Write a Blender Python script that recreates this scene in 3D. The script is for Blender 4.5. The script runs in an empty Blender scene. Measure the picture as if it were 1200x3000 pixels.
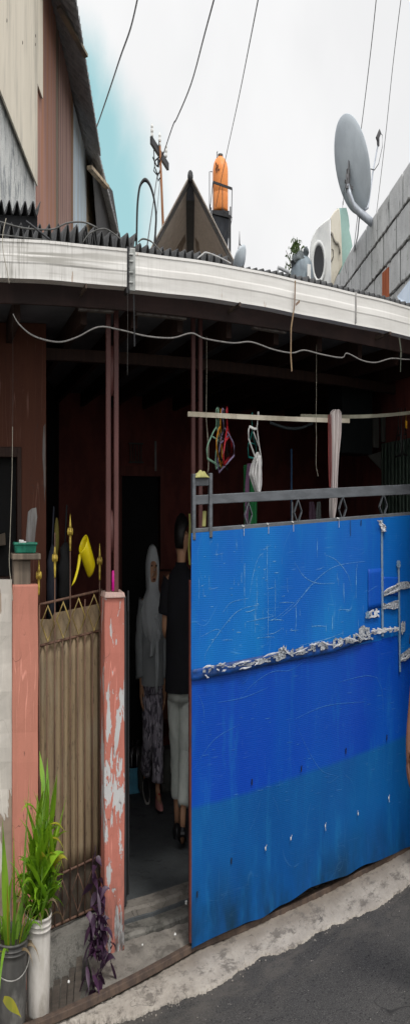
import bpy, math, random
from mathutils import Vector, Matrix
random.seed(7)
R_ = math.radians
sc = bpy.context.scene
COL = sc.collection
EYE = 1.75          # eye height above the road
FX, FY, X0, Y0 = 1890.0, 4650.0, -155.0, 1500.0   # survey constants of the panorama: bearings and rise per unit
NOISE = random.Random(3)

# ---------------------------------------------------------------- surveying helpers (house frame: x along facade, y away, z up)
def phi(x): return (x - X0) / FX
def P(x, y, p):                    # point on a plane parallel to the facade, p metres away
    r = p / math.cos(phi(x))
    return Vector((p * math.tan(phi(x)), p, EYE + r * (Y0 - y) / FY))
def Q(x, y, r):                    # point at horizontal distance r
    return Vector((r * math.sin(phi(x)), r * math.cos(phi(x)), EYE + r * (Y0 - y) / FY))
def SX(x, p): return p * math.tan(phi(x))
def ZY(x, y, p): return EYE + p / math.cos(phi(x)) * (Y0 - y) / FY
SL = 0.032
def zr(s): return SL * (max(-1.0, min(7.0, s)) - 2.3) - 0.02
def G(x, y, off=0.0):              # point of the sloping street surface seen at bearing x, depression y
    v = (y - Y0) / FY; f = phi(x)
    r = (EYE - off + SL * 2.3 + 0.02) / (v + SL * math.sin(f))
    return Vector((r * math.sin(f), r * math.cos(f), EYE - r * v))

# ---------------------------------------------------------------- mesh builder
class MB:
    def __init__(s): s.v = []; s.f = []
    def add(s, vs, fs):
        o = len(s.v); s.v += [Vector(a) for a in vs]; s.f += [tuple(i + o for i in f) for f in fs]; return s
    def box(s, x0, x1, y0, y1, z0, z1):
        v = [(x, y, z) for z in (z0, z1) for y in (y0, y1) for x in (x0, x1)]
        return s.add(v, [(0, 2, 3, 1), (4, 5, 7, 6), (0, 1, 5, 4), (2, 6, 7, 3), (0, 4, 6, 2), (1, 3, 7, 5)])
    def hexa(s, b, t):             # 4 bottom + 4 top points
        return s.add(list(b) + list(t), [(0, 3, 2, 1), (4, 5, 6, 7), (0, 1, 5, 4), (1, 2, 6, 5), (2, 3, 7, 6), (3, 0, 4, 7)])
    def bar(s, a, b, w, h, up=(0, 0, 1)):
        a = Vector(a); b = Vector(b); d = (b - a).normalized(); up = Vector(up)
        if abs(d.dot(up)) > .95: up = Vector((0, 1, 0))
        r = d.cross(up).normalized(); u = r.cross(d)
        k = [(-w / 2, -h / 2), (w / 2, -h / 2), (w / 2, h / 2), (-w / 2, h / 2)]
        return s.hexa([a + r * i + u * j for i, j in k], [b + r * i + u * j for i, j in k])
    def tube(s, pts, r, seg=8, cap=True, closed=False):
        pts = [Vector(p) for p in pts]; n = len(pts)
        rad = r if isinstance(r, (list, tuple)) else [r] * n
        rings = []; ref = Vector((0.3, 0.5, 0.81))
        for i, p in enumerate(pts):
            d = (pts[(i + 1) % n] - pts[i - 1]) if closed else (pts[min(i + 1, n - 1)] - pts[max(i - 1, 0)])
            d = d.normalized() if d.length > 1e-9 else Vector((0, 0, 1))
            a = d.cross(ref)
            if a.length < .05: a = d.cross(Vector((1, 0, 0)))
            a.normalize(); b = d.cross(a); ref = b.cross(d) if False else ref
            rings.append([p + (a * math.cos(t * 2 * math.pi / seg) + b * math.sin(t * 2 * math.pi / seg)) * rad[i] for t in range(seg)])
        return s.loft(rings, cap, closed)
    def loft(s, rings, cap=True, closed=False):
        o = len(s.v); m = len(rings[0]); n = len(rings)
        for r in rings: s.v += [Vector(q) for q in r]
        for i in range(n if closed else n - 1):
            j = (i + 1) % n
            for k in range(m):
                l = (k + 1) % m
                s.f.append((o + i * m + k, o + i * m + l, o + j * m + l, o + j * m + k))
        if cap and not closed:
            s.f.append(tuple(o + k for k in range(m))[::-1]); s.f.append(tuple(o + (n - 1) * m + k for k in range(m)))
        return s
    def lathe(s, c, prof, seg=24, ax=None, sx=1.0, sy=1.0):
        c = Vector(c)
        rot = Vector((0, 0, 1)).rotation_difference(Vector(ax).normalized()).to_matrix() if ax is not None else None
        rings = []
        for r, z in prof:
            ring = []
            for t in range(seg):
                a = t * 2 * math.pi / seg
                q = Vector((r * sx * math.cos(a), r * sy * math.sin(a), z))
                ring.append(c + (rot @ q if rot else q))
            rings.append(ring)
        return s.loft(rings, True)
    def grid(s, fn, nu, nv):
        o = len(s.v)
        for j in range(nv + 1):
            for i in range(nu + 1): s.v.append(Vector(fn(i / nu, j / nv)))
        for j in range(nv):
            for i in range(nu):
                a = o + j * (nu + 1) + i
                s.f.append((a, a + 1, a + nu + 2, a + nu + 1))
        return s
    def prism(s, pts, off):        # polygon extruded by vector
        n = len(pts); off = Vector(off); o = len(s.v)
        s.v += [Vector(p) for p in pts] + [Vector(p) + off for p in pts]
        s.f.append(tuple(o + i for i in range(n))); s.f.append(tuple(o + n + i for i in range(n))[::-1])
        for i in range(n):
            j = (i + 1) % n; s.f.append((o + i, o + n + i, o + n + j, o + j))
        return s
    def ball(s, c, rx, ry, rz, seg=12, n=8):
        prof = [(max(math.sin(math.pi * i / n), .02), -math.cos(math.pi * i / n)) for i in range(n + 1)]
        c = Vector(c); rings = [[c + Vector((r * rx * math.cos(t * 2 * math.pi / seg), r * ry * math.sin(t * 2 * math.pi / seg), z * rz)) for t in range(seg)] for r, z in prof]
        return s.loft(rings, True)
    def jitter(s, a):
        for q in s.v: q += Vector((NOISE.uniform(-a, a), NOISE.uniform(-a, a), NOISE.uniform(-a, a)))
        return s
    def build(s, name, m, parent=None, loc=None, smooth=False, bevel=0, solid=0, sub=0):
        org = Vector(parent.location) if parent is not None and loc is None else Vector(loc or (0, 0, 0))
        if parent is not None and parent.parent is not None: org = WORLD[parent.name]
        if parent is not None and parent.type == 'MESH' and parent.parent is None: org = Vector(parent.location)
        me = bpy.data.meshes.new(name)
        me.from_pydata([q - org for q in s.v], [], s.f); me.validate(); me.update()
        import bmesh
        bm = bmesh.new(); bm.from_mesh(me); bmesh.ops.recalc_face_normals(bm, faces=bm.faces); bm.to_mesh(me); bm.free()
        me.materials.append(m)
        if smooth:
            me.polygons.foreach_set('use_smooth', [True] * len(me.polygons))
        o = bpy.data.objects.new(name, me); COL.objects.link(o)
        if parent is not None: o.parent = parent
        else: o.location = org
        WORLD[o.name] = org
        if solid:
            q = o.modifiers.new('Solidify', 'SOLIDIFY'); q.thickness = solid; q.offset = 0
        if bevel:
            q = o.modifiers.new('Bevel', 'BEVEL'); q.width = bevel; q.segments = 2; q.limit_method = 'ANGLE'
        if sub:
            q = o.modifiers.new('Subdivision', 'SUBSURF'); q.levels = sub; q.render_levels = sub
        return o
WORLD = {}
def tag(o, label, cat, group=None):
    o['label'] = label; o['category'] = cat
    if group: o['group'] = group
    return o
def thing(name, label, cat, loc=(0, 0, 0), group=None):
    o = bpy.data.objects.new(name, None); COL.objects.link(o); o.location = loc
    o.empty_display_size = .1; WORLD[o.name] = Vector(loc)
    return tag(o, label, cat, group)
def struct(o): o['kind'] = 'structure'; return o

# ---------------------------------------------------------------- materials
class NT:
    def __init__(s, name):
        s.m = bpy.data.materials.new(name); s.m.use_nodes = True
        s.t = s.m.node_tree; s.b = s.t.nodes['Principled BSDF']
        s.co = s.n('ShaderNodeTexCoord').outputs['Object']
    def n(s, k): return s.t.nodes.new(k)
    def link(s, a, b): s.t.links.new(a, b)
    def setin(s, sock, v):
        if isinstance(v, bpy.types.NodeSocket): s.link(v, sock)
        elif isinstance(v, (tuple, list)) and len(v) == 3 and sock.type == 'RGBA': sock.default_value = (*v, 1)
        else: sock.default_value = v
    def scale(s, k, src=None, rot=None):
        m = s.n('ShaderNodeMapping'); s.link(src or s.co, m.inputs[0]); m.inputs['Scale'].default_value = k if isinstance(k, (tuple, list)) else (k,) * 3
        if rot: m.inputs['Rotation'].default_value = rot
        return m.outputs[0]
    def noise(s, k=5, det=4, rough=.6, dist=0, rot=None):
        q = s.n('ShaderNodeTexNoise'); s.link(s.scale(k, rot=rot), q.inputs['Vector']); q.inputs['Scale'].default_value = 1
        q.inputs['Detail'].default_value = det; q.inputs['Roughness'].default_value = rough; q.inputs['Distortion'].default_value = dist
        return q.outputs['Fac']
    def sm(s, v, a, b):            # smooth threshold
        q = s.n('ShaderNodeMapRange'); q.interpolation_type = 'SMOOTHSTEP'; s.setin(q.inputs[0], v)
        q.inputs[1].default_value = a; q.inputs[2].default_value = b; return q.outputs[0]
    def math(s, op, a, b=0.0):
        q = s.n('ShaderNodeMath'); q.operation = op; s.setin(q.inputs[0], a); s.setin(q.inputs[1], b); return q.outputs[0]
    def mix(s, f, a, b):
        q = s.n('ShaderNodeMix'); q.data_type = 'RGBA'; s.setin(q.inputs[0], f); s.setin(q.inputs[6], a); s.setin(q.inputs[7], b); return q.outputs[2]
    def xyz(s):
        q = s.n('ShaderNodeSeparateXYZ'); s.link(s.co, q.inputs[0]); return q.outputs
    def lines(s, k, w=.012, rot=None, dist=0, brk=(3, .5, .6)):   # thin scratches
        a = s.math('ABSOLUTE', s.math('SUBTRACT', s.noise(k, 1, .4, dist, rot), .5))
        m = s.sm(a, w, 0)
        return s.math('MULTIPLY', m, s.sm(s.noise(brk[0], 2), brk[1], brk[2]))
    def out(s, col, rough=.7, bump=None, bs=.3, bd=.01, metal=0, spec=.5):
        s.setin(s.b.inputs['Base Color'], col); s.setin(s.b.inputs['Roughness'], rough)
        s.b.inputs['Metallic'].default_value = metal; s.b.inputs['Specular IOR Level'].default_value = spec
        if bump is not None:
            q = s.n('ShaderNodeBump'); q.inputs['Strength'].default_value = bs; q.inputs['Distance'].default_value = bd
            s.link(bump, q.inputs['Height']); s.link(q.outputs[0], s.b.inputs['Normal'])
        return s.m
def MAT(name, c, c2=None, k=6, rough=.7, bs=.25, metal=0, fine=60, spec=.4, dirt=None, lo=.38, hi=.62):
    t = NT(name); c2 = c2 or tuple(x * .7 for x in c)
    n = t.noise(k, 5, .65); col = t.mix(t.sm(n, lo, hi), c, c2)
    if dirt: col = t.mix(t.math('MULTIPLY', t.sm(t.noise(k * .4 if not isinstance(k, tuple) else 3, 6, .7), .5, .72), .8), col, dirt)
    return t.out(col, rough, t.noise(fine, 3, .6), bs, .004, metal, spec)

def peel(name, paint, under, k, lo, zb, low_more=.25, dirt=(.05, .04, .035), bump=0.0):
    t = NT(name); x, y, z = t.xyz()
    n = t.noise((k, k, k * .45), 6, .62, .4)
    bias = t.math('MULTIPLY', t.sm(z, zb, 0.0), low_more)
    h = t.math('ADD', n, bias)
    if bump: h = t.math('ADD', h, t.math('MULTIPLY', t.sm(t.math('ABSOLUTE', t.math('SUBTRACT', z, .80)), .42, .05), bump))
    m = t.sm(h, lo, lo + .012)
    pc = t.mix(t.sm(t.noise((8, 8, 2), 5, .7), .35, .7), paint, tuple(c * .78 + .03 * min(1, c * 4) ** 2 for c in paint))
    pc = t.mix(t.lines((14, 14, 1.2), .02, None, 1, (5, .48, .6)), pc, tuple(min(1, c * 1.3 + .05) for c in paint))
    col = t.mix(m, pc, t.mix(t.noise((25, 25, 8), 4), under, tuple(c * .72 for c in under)))
    d = t.math('MULTIPLY', t.sm(z, zb * .42, -.02), t.sm(t.noise((18, 18, 7), 6, .75), .36, .62))
    col = t.mix(d, col, dirt)
    crack = t.lines((5, 5, 6), .006, None, 1.5, (4, .52, .6))
    col = t.mix(t.math('MULTIPLY', crack, .8), col, (.06, .03, .025))
    return t.out(col, .75, t.math('ADD', t.math('MULTIPLY', m, -.6), t.math('MULTIPLY', t.noise(90, 3), .25)), .6, .006)

def blue_sheet(name, a, b, line=None):
    t = NT(name); x, y, z = t.xyz()
    n = t.noise((1.6, 1.6, 1.1), 3, .5)
    col = t.mix(t.sm(n, .35, .68), a, b)
    if line:
        zl, sl, c3, c4 = line
        e = t.math('ADD', t.math('SUBTRACT', z, t.math('MULTIPLY', x, sl)), t.math('MULTIPLY', t.math('SUBTRACT', t.noise((9, 9, 3), 4), .5), .012))
        lowc = t.mix(t.sm(t.noise((2.2, 2.2, 1.2), 4), .35, .7), c3, c4)
        lowc = t.mix(t.math('MULTIPLY', t.sm(z, .34, -.02), t.sm(t.noise((3, 3, 2), 4), .3, .7)), lowc, (.003, .028, .06))
        col = t.mix(t.sm(e, zl + .016, zl - .016), col, lowc)
    ribs = t.n('ShaderNodeTexWave'); ribs.wave_type = 'BANDS'; ribs.bands_direction = 'Z'; t.link(t.co, ribs.inputs[0]); ribs.inputs['Scale'].default_value = 38
    ribs.inputs['Distortion'].default_value = .3
    s1 = t.lines((30, 1, 1.0), .006, (0, .10, 0), .3, (3, .52, .62)); s2 = t.lines((1.6, 1, 34), .006, (0, .08, 0), .3, (3.4, .5, .6))
    s3 = t.lines((1.5, 1, 1.5), .002, (0, .6, 0), .4, (6, .46, .56)); s4 = t.lines((2.3, 1, 1.2), .0018, (0, -.5, 0), .5, (7, .48, .58))
    sc_ = t.math('MAXIMUM', t.math('MAXIMUM', s1, s2), t.math('MAXIMUM', s3, s4))
    col = t.mix(t.math('MULTIPLY', sc_, .22 if not line else .07), col, (.16, .42, .62))
    haze = t.sm(t.noise((7, 1, 2.2), 5, .7), .5, .75)
    col = t.mix(t.math('MULTIPLY', haze, .22), col, (.008, .22, .46))
    spk = t.sm(t.noise(170, 2), .68, .74); col = t.mix(t.math('MULTIPLY', spk, .35), col, (.03, .03, .05))
    h = t.math('ADD', t.math('MULTIPLY', ribs.outputs['Fac'], .25), t.math('ADD', t.math('MULTIPLY', sc_, .8), t.noise((5, 5, 5), 3)))
    return t.out(col, t.mix(haze, (.42,) * 3, (.6,) * 3), h, .2, .004, 0, .2)

def asphalt():
    t = NT('asphalt'); n = t.noise(1.3, 5, .6); f = t.noise(150, 2, .5); g = t.noise(55, 3, .7)
    col = t.mix(t.sm(n, .3, .7), (.039, .038, .037), (.055, .053, .051))
    col = t.mix(t.sm(f, .54, .64), col, (.105, .10, .095)); col = t.mix(t.sm(g, .56, .66), col, (.013, .013, .013))
    col = t.mix(t.math('MULTIPLY', t.sm(t.noise(.7, 6, .7), .48, .66), .5), col, (.075, .07, .064))
    col = t.mix(t.sm(t.noise(34, 2), .73, .76), col, (.3, .28, .25))
    col = t.mix(t.math('MULTIPLY', t.sm(t.noise((2, 9, 3), 5, .7), .5, .75), .35), col, (.10, .093, .085))
    y = t.xyz()[1]
    col = t.mix(t.math('MULTIPLY', t.math('MULTIPLY', t.sm(y, 4.7, 5.5), t.sm(t.noise((3, 5, 3), 6, .75), .42, .62)), .55), col, (.12, .108, .094))
    col = t.mix(t.math('MULTIPLY', t.lines(1.1, .004, None, 2.5, (1.3, .5, .58)), .7), col, (.012, .012, .012))
    return t.out(col, .95, t.math('ADD', f, g), .9, .006, 0, .2)
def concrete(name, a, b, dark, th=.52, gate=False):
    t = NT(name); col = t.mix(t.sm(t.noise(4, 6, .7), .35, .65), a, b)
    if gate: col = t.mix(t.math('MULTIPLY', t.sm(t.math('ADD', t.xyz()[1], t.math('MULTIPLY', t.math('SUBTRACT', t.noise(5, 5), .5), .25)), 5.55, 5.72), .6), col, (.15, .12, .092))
    col = t.mix(t.math('MULTIPLY', t.sm(t.noise((6, 9, 6), 7, .75), th, th + .12), .85), col, dark)
    col = t.mix(t.sm(t.noise(70, 2), .64, .7), col, tuple(x * .55 for x in a))
    col = t.mix(t.math('MULTIPLY', t.lines(3.2, .006, None, 1.5, (2, .5, .58)), .8), col, (.05, .045, .04))
    return t.out(col, .88, t.math('ADD', t.noise(28, 5, .7), t.math('MULTIPLY', t.noise(110, 2), .4)), .7, .01)
def gutter_mat():
    t = NT('gutter_plastic'); x, y, z = t.xyz()
    col = t.mix(t.sm(t.noise((2, 2, 14), 4), .4, .7), (.74, .728, .70), (.66, .645, .615))
    st = t.noise((60, 60, 2.0), 4, .7)
    lft = t.math('ADD', t.sm(x, -.3, -2.1), .09)
    m = t.math('MULTIPLY', t.sm(st, .46, .68), lft)
    band = t.math('ADD', t.sm(z, -.040, -.05), t.sm(z, -.105, -.115))
    band = t.math('MULTIPLY', t.sm(t.noise((3.5, 3.5, 3), 4, .6), .4, .62), .75)
    zz = t.n('ShaderNodeTexNoise'); 
    col = t.mix(t.math('MULTIPLY', m, t.math('ADD', t.math('MULTIPLY', band, .7), .18)), col, (.13, .12, .095))
    hor = t.math('MULTIPLY', t.sm(t.noise((1.2, 1.2, 55), 3, .5), .5, .66), t.math('MULTIPLY', lft, .9))
    col = t.mix(hor, col, (.30, .29, .26))
    col = t.mix(t.math('MULTIPLY', t.sm(t.noise((22, 22, 4), 4), .70, .74), .7), col, (.28, .14, .05))
    return t.out(col, .5, t.noise((8, 8, 40), 3), .15, .004)
def wood_boards(name, a, b, streak, k=(16, 16, .9)):
    t = NT(name); col = t.mix(t.sm(t.noise(k, 5, .6), .35, .65), a, b)
    col = t.mix(t.math('MULTIPLY', t.sm(t.noise((k[0] * .45, k[1] * .45, .5), 5, .7), .46, .64), .85), col, streak)
    col = t.mix(t.sm(t.noise((60, 60, 2), 3), .66, .72), col, tuple(x * .5 for x in a))
    return t.out(col, .8, t.noise((40, 40, 1.5), 4), .4, .006)
def corr(name, a, b, lich):
    t = NT(name); col = t.mix(t.sm(t.noise((9, 9, 9), 6, .7), .38, .64), a, b)
    col = t.mix(t.math('MULTIPLY', t.sm(t.noise(26, 6, .75), .56, .66), .7), col, lich)
    return t.out(col, .9, t.noise(60, 4, .7), .5, .006)
def leafmat(name, a, b, tip):
    t = NT(name); x, y, z = t.xyz()
    col = t.mix(t.sm(t.noise((9, 9, 5), 4), .36, .64), a, b); col = t.mix(t.math('MULTIPLY', t.sm(t.noise((6, 6, 3), 3), .6, .72), .8), col, tip)
    col = t.mix(t.math('MULTIPLY', t.sm(t.noise((120, 120, 6), 2), .5, .7), .3), col, tuple(v * 1.5 for v in b))
    m = t.out(col, .45, t.noise((90, 90, 8), 2), .3, .003)
    t.b.inputs['Transmission Weight'].default_value = 0
    tr = t.n('ShaderNodeBsdfTranslucent'); t.setin(tr.inputs[0], col); ms = t.n('ShaderNodeMixShader'); ms.inputs[0].default_value = .3
    o = t.t.nodes['Material Output']; t.link(t.b.outputs[0], ms.inputs[1]); t.link(tr.outputs[0], ms.inputs[2]); t.link(ms.outputs[0], o.inputs[0])
    return m
def flowered():
    t = NT('printed_trouser_cloth'); n = t.noise((24, 24, 13), 4, .6, .6); v = t.n('ShaderNodeTexVoronoi'); t.link(t.scale((26, 26, 16)), v.inputs[0]); v.inputs['Scale'].default_value = 1
    col = t.mix(t.sm(n, .46, .56), (.36, .33, .39), (.085, .075, .10)); col = t.mix(t.sm(v.outputs['Distance'], .28, .16), col, (.58, .54, .60))
    return t.out(col, .85, t.noise(60, 3), .3, .003)

m_pink = peel('peeling_pink_paint', (.46, .155, .115), (.54, .54, .54), 12, .588, 1.15, .05, bump=.085)
m_pink2 = peel('pink_pillar_paint', (.48, .185, .132), (.56, .50, .46), 8, .74, .9, .04)
m_white_wall = peel('flaking_whitewash', (.52, .48, .43), (.34, .26, .20), 5, .60, 1.2, .18)
m_post = MAT('maroon_steel', (.125, .045, .04), (.09, .033, .03), (30, 30, 3), .5, .15, 0, 90)
m_house = MAT('dark_red_wall', (.22, .058, .045), (.145, .038, .032), 3, .8)
m_house2 = peel('brown_red_wall', (.115, .034, .015), (.26, .24, .23), 5, .69, .6, .02)
m_black = MAT('plain_black', (.006, .006, .007), (.004, .004, .004), 5, .8)  # plain black, used also for the dark of door and window openings
m_darkwood = MAT('dark_wood', (.05, .024, .017), (.032, .015, .011), (20, 20, 2), .7)
m_fascia = wood_boards('fascia_wood', (.035, .016, .014), (.020, .010, .009), (.06, .03, .024), (3, 12, 12))
m_ceil = MAT('ceiling_board', (.16, .165, .185), (.11, .115, .13), 2, .85)
m_gutter = gutter_mat()
m_bracket = MAT('zinc_bracket', (.36, .37, .36), (.22, .23, .22), 18, .45, .4, .4)
m_roof = corr('asbestos_sheet', (.085, .087, .09), (.045, .046, .048), (.10, .10, .095))
m_eave = corr('eave_sheet', (.30, .305, .315), (.20, .205, .21), (.38, .38, .38))
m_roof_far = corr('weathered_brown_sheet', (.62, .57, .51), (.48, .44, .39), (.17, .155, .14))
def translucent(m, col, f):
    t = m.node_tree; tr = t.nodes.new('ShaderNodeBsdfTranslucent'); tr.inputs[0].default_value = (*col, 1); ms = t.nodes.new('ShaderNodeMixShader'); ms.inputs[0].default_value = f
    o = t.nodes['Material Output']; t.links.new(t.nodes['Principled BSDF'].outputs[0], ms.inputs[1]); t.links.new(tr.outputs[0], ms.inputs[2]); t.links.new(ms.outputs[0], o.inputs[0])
translucent(m_roof_far, (.62, .57, .52), .36)  # translucence added so the gable underside looks lit
m_ridge = MAT('ridge_shadow_wood', (.035, .037, .042), (.022, .023, .026), 5, .8)
m_asphalt = asphalt()
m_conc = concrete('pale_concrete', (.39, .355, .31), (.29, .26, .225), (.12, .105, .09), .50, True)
m_ramp = concrete('trodden_cement', (.22, .20, .175), (.15, .137, .12), (.09, .08, .07), .5)
m_conc_d = concrete('damp_concrete', (.20, .19, .17), (.13, .125, .11), (.05, .048, .043), .48)
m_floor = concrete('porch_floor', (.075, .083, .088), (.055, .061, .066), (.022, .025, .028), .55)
m_earth = concrete('ground_dirt', (.20, .18, .15), (.14, .13, .11), (.09, .08, .07))
m_block = concrete('aerated_block', (.66, .67, .67), (.52, .53, .53), (.12, .125, .125), .57)
m_mortar = MAT('dark_mortar', (.17, .17, .16), (.09, .09, .085), 20, .95, 1.0, 0, 45)
m_brick = MAT('orange_hollow_brick', (.50, .15, .06), (.38, .11, .05), (40, 40, 4), .85)
m_rail = MAT('rusty_angle_iron', (.10, .068, .05), (.06, .042, .034), 14, .8, .5)
m_rust = MAT('rusty_bars', (.15, .080, .052), (.085, .046, .032), (25, 25, 7), .75, .5)
m_brass = MAT('worn_gold_paint', (.36, .265, .075), (.22, .155, .055), (20, 20, 9), .55, .4)
m_gold = MAT('gold_spear_paint', (.62, .46, .07), (.36, .25, .05), 26, .4, .4, .3)
def gate_sheet():
    t = NT('brown_gate_sheet'); col = t.mix(t.sm(t.noise((11, 11, 1.3), 5, .7), .3, .7), (.275, .20, .115), (.165, .118, .068))
    col = t.mix(t.sm(t.noise((60, 60, 22), 4, .7), .56, .7), col, (.085, .058, .036))
    col = t.mix(t.math('MULTIPLY', t.sm(t.noise((5, 5, 3), 5), .5, .7), .5), col, (.26, .22, .15))
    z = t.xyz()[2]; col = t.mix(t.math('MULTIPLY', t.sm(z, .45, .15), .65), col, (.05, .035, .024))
    return t.out(col, .75, t.noise(50, 4), .4, .004)
m_gsheet = gate_sheet()
m_grey = MAT('grey_gate_paint', (.125, .135, .15), (.09, .098, .108), (5, 30, 30), .5, .25, .2, 80)
m_maroon_edge = MAT('maroon_gate_edge', (.115, .028, .022), (.07, .02, .017), 8, .6)
m_blue_up = blue_sheet('blue_sheet_faded', (.0015, .095, .42), (.003, .150, .46))
m_blue_r = blue_sheet('blue_sheet_sunned', (.0015, .10, .40), (.003, .14, .44))
m_tape = None
def tape():
    t = NT('silver_tape'); n = t.noise((45, 45, 70), 5, .7, 1.2)
    col = t.mix(t.sm(n, .35, .6), (.16, .19, .24), (.52, .54, .57)); col = t.mix(t.sm(t.noise((30, 30, 40), 4, .7), .58, .64), col, (.02, .05, .11))
    return t.out(col, .35, n, 1.0, .012, .15)
m_tape = tape()
m_tape2 = MAT('clear_tape_strip', (.13, .22, .33), (.20, .27, .36), (30, 30, 5), .35, .5)
m_tapew = MAT('torn_tape_edge', (.66, .66, .68), (.42, .43, .46), 40, .5, .6)
m_white = MAT('white_plastic', (.72, .72, .70), (.60, .60, .58), 8, .5)
m_bucketw = MAT('white_bucket_plastic', (.60, .57, .53), (.48, .45, .41), (9, 9, 4), .5, .3, 0, 70, .4, (.25, .22, .18))
m_bucketg = MAT('grey_bucket_plastic', (.105, .10, .095), (.07, .068, .064), (8, 8, 4), .5, .3, 0, 70, .4, (.28, .27, .25))
m_soil = MAT('potting_soil', (.045, .033, .023), (.025, .019, .014), 20, .95, 1)
m_leaf = leafmat('bright_leaf', (.25, .43, .022), (.13, .29, .015), (.20, .34, .02))
m_leaf2 = leafmat('broad_leaf', (.20, .37, .025), (.10, .22, .018), (.16, .28, .02))
m_leafy = leafmat('yellowing_leaf', (.40, .36, .03), (.26, .27, .03), (.30, .16, .05))
m_dead = leafmat('dry_leaf', (.24, .17, .09), (.17, .12, .06), (.30, .22, .12))
m_purple = leafmat('purple_leaf', (.075, .030, .072), (.036, .016, .038), (.10, .05, .09))
m_treeleaf = leafmat('tree_leaf', (.06, .10, .025), (.035, .065, .015), (.09, .14, .03))
m_bark = MAT('bark', (.11, .085, .06), (.07, .05, .04), 15, .9)
m_yellow = MAT('yellow_plastic', (.62, .50, .005), (.50, .39, .004), 6, .35, .1)
m_magenta = MAT('magenta_plastic', (.55, .005, .24), (.42, .004, .18), 8, .35, .1)
m_green_tray = MAT('green_tray_plastic', (.02, .21, .135), (.012, .13, .085), 22, .5, .3)
m_oldwood = wood_boards('weathered_wood', (.20, .155, .115), (.13, .10, .075), (.09, .07, .052), (22, 22, 2.2))
m_plank = wood_boards('grey_planks', (.085, .07, .056), (.045, .037, .03), (.05, .042, .035), (5, 30, 14))
m_batten = wood_boards('pale_batten', (.80, .74, .62), (.70, .64, .52), (.38, .33, .25), (1.5, 40, 40))
m_bamboo = wood_boards('bamboo_pole', (.40, .39, .30), (.30, .29, .22), (.22, .21, .16), (3, 30, 30))
m_cable = MAT('white_cable', (.30, .29, .28), (.17, .165, .16), (160, 30, 30), .6, .6)
m_string = MAT('pale_string', (.42, .39, .32), (.30, .28, .23), 40, .8)
m_blackcable = MAT('black_cable', (.012, .012, .014), (.02, .02, .022), 9, .5)
m_greycable = MAT('grey_conduit', (.10, .10, .096), (.05, .05, .047), 15, .6)
m_dish = MAT('dish_grey_paint', (.50, .555, .60), (.44, .49, .535), 5, .45, .1)
m_dish_dark = MAT('dish_bracket', (.10, .10, .105), (.06, .06, .065), 15, .5)
m_pipe = MAT('galvanised_pipe', (.42, .45, .50), (.33, .36, .40), 12, .4, .2, .3)
m_orange = MAT('orange_tank_plastic', (.74, .26, .068), (.66, .215, .05), 2, .45, .1)
m_steel_dark = MAT('dark_steel', (.030, .031, .035), (.02, .021, .024), 10, .6)
m_steelbrown = MAT('pole_rust', (.30, .13, .055), (.22, .095, .04), (8, 8, 2), .7)
m_shell = MAT('aged_white_casing', (.68, .69, .67), (.52, .53, .53), 3, .5, .2, 0, 60, .4, (.26, .24, .20))
m_shell2 = MAT('cream_casing', (.74, .70, .60), (.62, .58, .48), (4, 4, 2), .5, .2, 0, 60, .4, (.30, .25, .17))
m_teal = MAT('pale_teal_board', (.40, .60, .56), (.34, .52, .48), 5, .7)
m_tarp = MAT('blue_grey_tarp', (.20, .245, .275), (.14, .17, .195), 9, .6, .6, 0, 14)
m_glass_dark = MAT('smoked_door', (.012, .014, .017), (.018, .02, .023), 3, .25)
m_beige = wood_boards('beige_ply', (.70, .64, .53), (.64, .585, .48), (.40, .37, .31), (3, 3, .5))
m_plaster = concrete('stained_plaster', (.60, .61, .59), (.52, .53, .52), (.20, .22, .235), .48)
m_brownboard = wood_boards('reddish_boards', (.36, .19, .15), (.27, .14, .11), (.36, .15, .06), (14, 14, .5))
m_brownboard2 = wood_boards('mauve_boards', (.38, .23, .19), (.30, .18, .15), (.15, .085, .07), (14, 14, .5))
m_bluezinc = wood_boards('pale_blue_zinc', (.58, .70, .78), (.50, .63, .75), (.42, .40, .34), (14, 14, .5))
m_tanzinc = wood_boards('tan_zinc', (.46, .37, .25), (.36, .28, .19), (.14, .11, .08), (14, 14, .5))
m_hijab = MAT('grey_scarf_cloth', (.50, .53, .55), (.42, .44, .46), 5, .85, .3, 0, 120)
m_tunic = MAT('charcoal_tunic', (.27, .285, .295), (.21, .225, .235), 4, .85, .3, 0, 120)
m_print = flowered()
m_skin = MAT('skin', (.50, .27, .16), (.42, .22, .13), 8, .55, .1)
m_skin2 = MAT('skin_tan', (.20, .085, .05), (.16, .07, .042), 14, .5, .2)
m_hair = MAT('black_hair', (.006, .005, .005), (.01, .009, .008), (40, 40, 8), .5)
m_shirt = MAT('black_shirt', (.0065, .0065, .011), (.0045, .0045, .007), 6, .85, .3)
m_trous = MAT('sage_grey_trousers', (.60, .635, .59), (.48, .51, .48), 5, .8, .35, 0, 60)
m_shoe_p = MAT('pink_shoe', (.62, .27, .25), (.5, .2, .19), 12, .5)
m_shoe_b = MAT('black_shoe', (.010, .010, .012), (.016, .016, .018), 9, .4)
m_shoe_r = MAT('red_shoe', (.60, .02, .025), (.5, .016, .02), 9, .45)
m_sole = MAT('pale_sole', (.50, .48, .45), (.4, .38, .36), 9, .6)
m_cloth_w = MAT('white_cloth', (.66, .65, .64), (.54, .53, .53), 7, .85, .3)
m_cloth_p = MAT('pinkish_towel', (.64, .58, .56), (.50, .44, .43), (30, 30, 3), .9, .3)
m_red = MAT('red_plastic', (.45, .02, .03), (.35, .016, .022), 6, .4)
m_redc = MAT('red_cord', (.42, .07, .06), (.30, .05, .045), 9, .7)
m_mint = MAT('pale_green_plastic', (.25, .42, .30), (.18, .33, .24), 6, .4)
m_tealp = MAT('teal_plastic', (.012, .20, .18), (.01, .15, .13), 6, .4)
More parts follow.
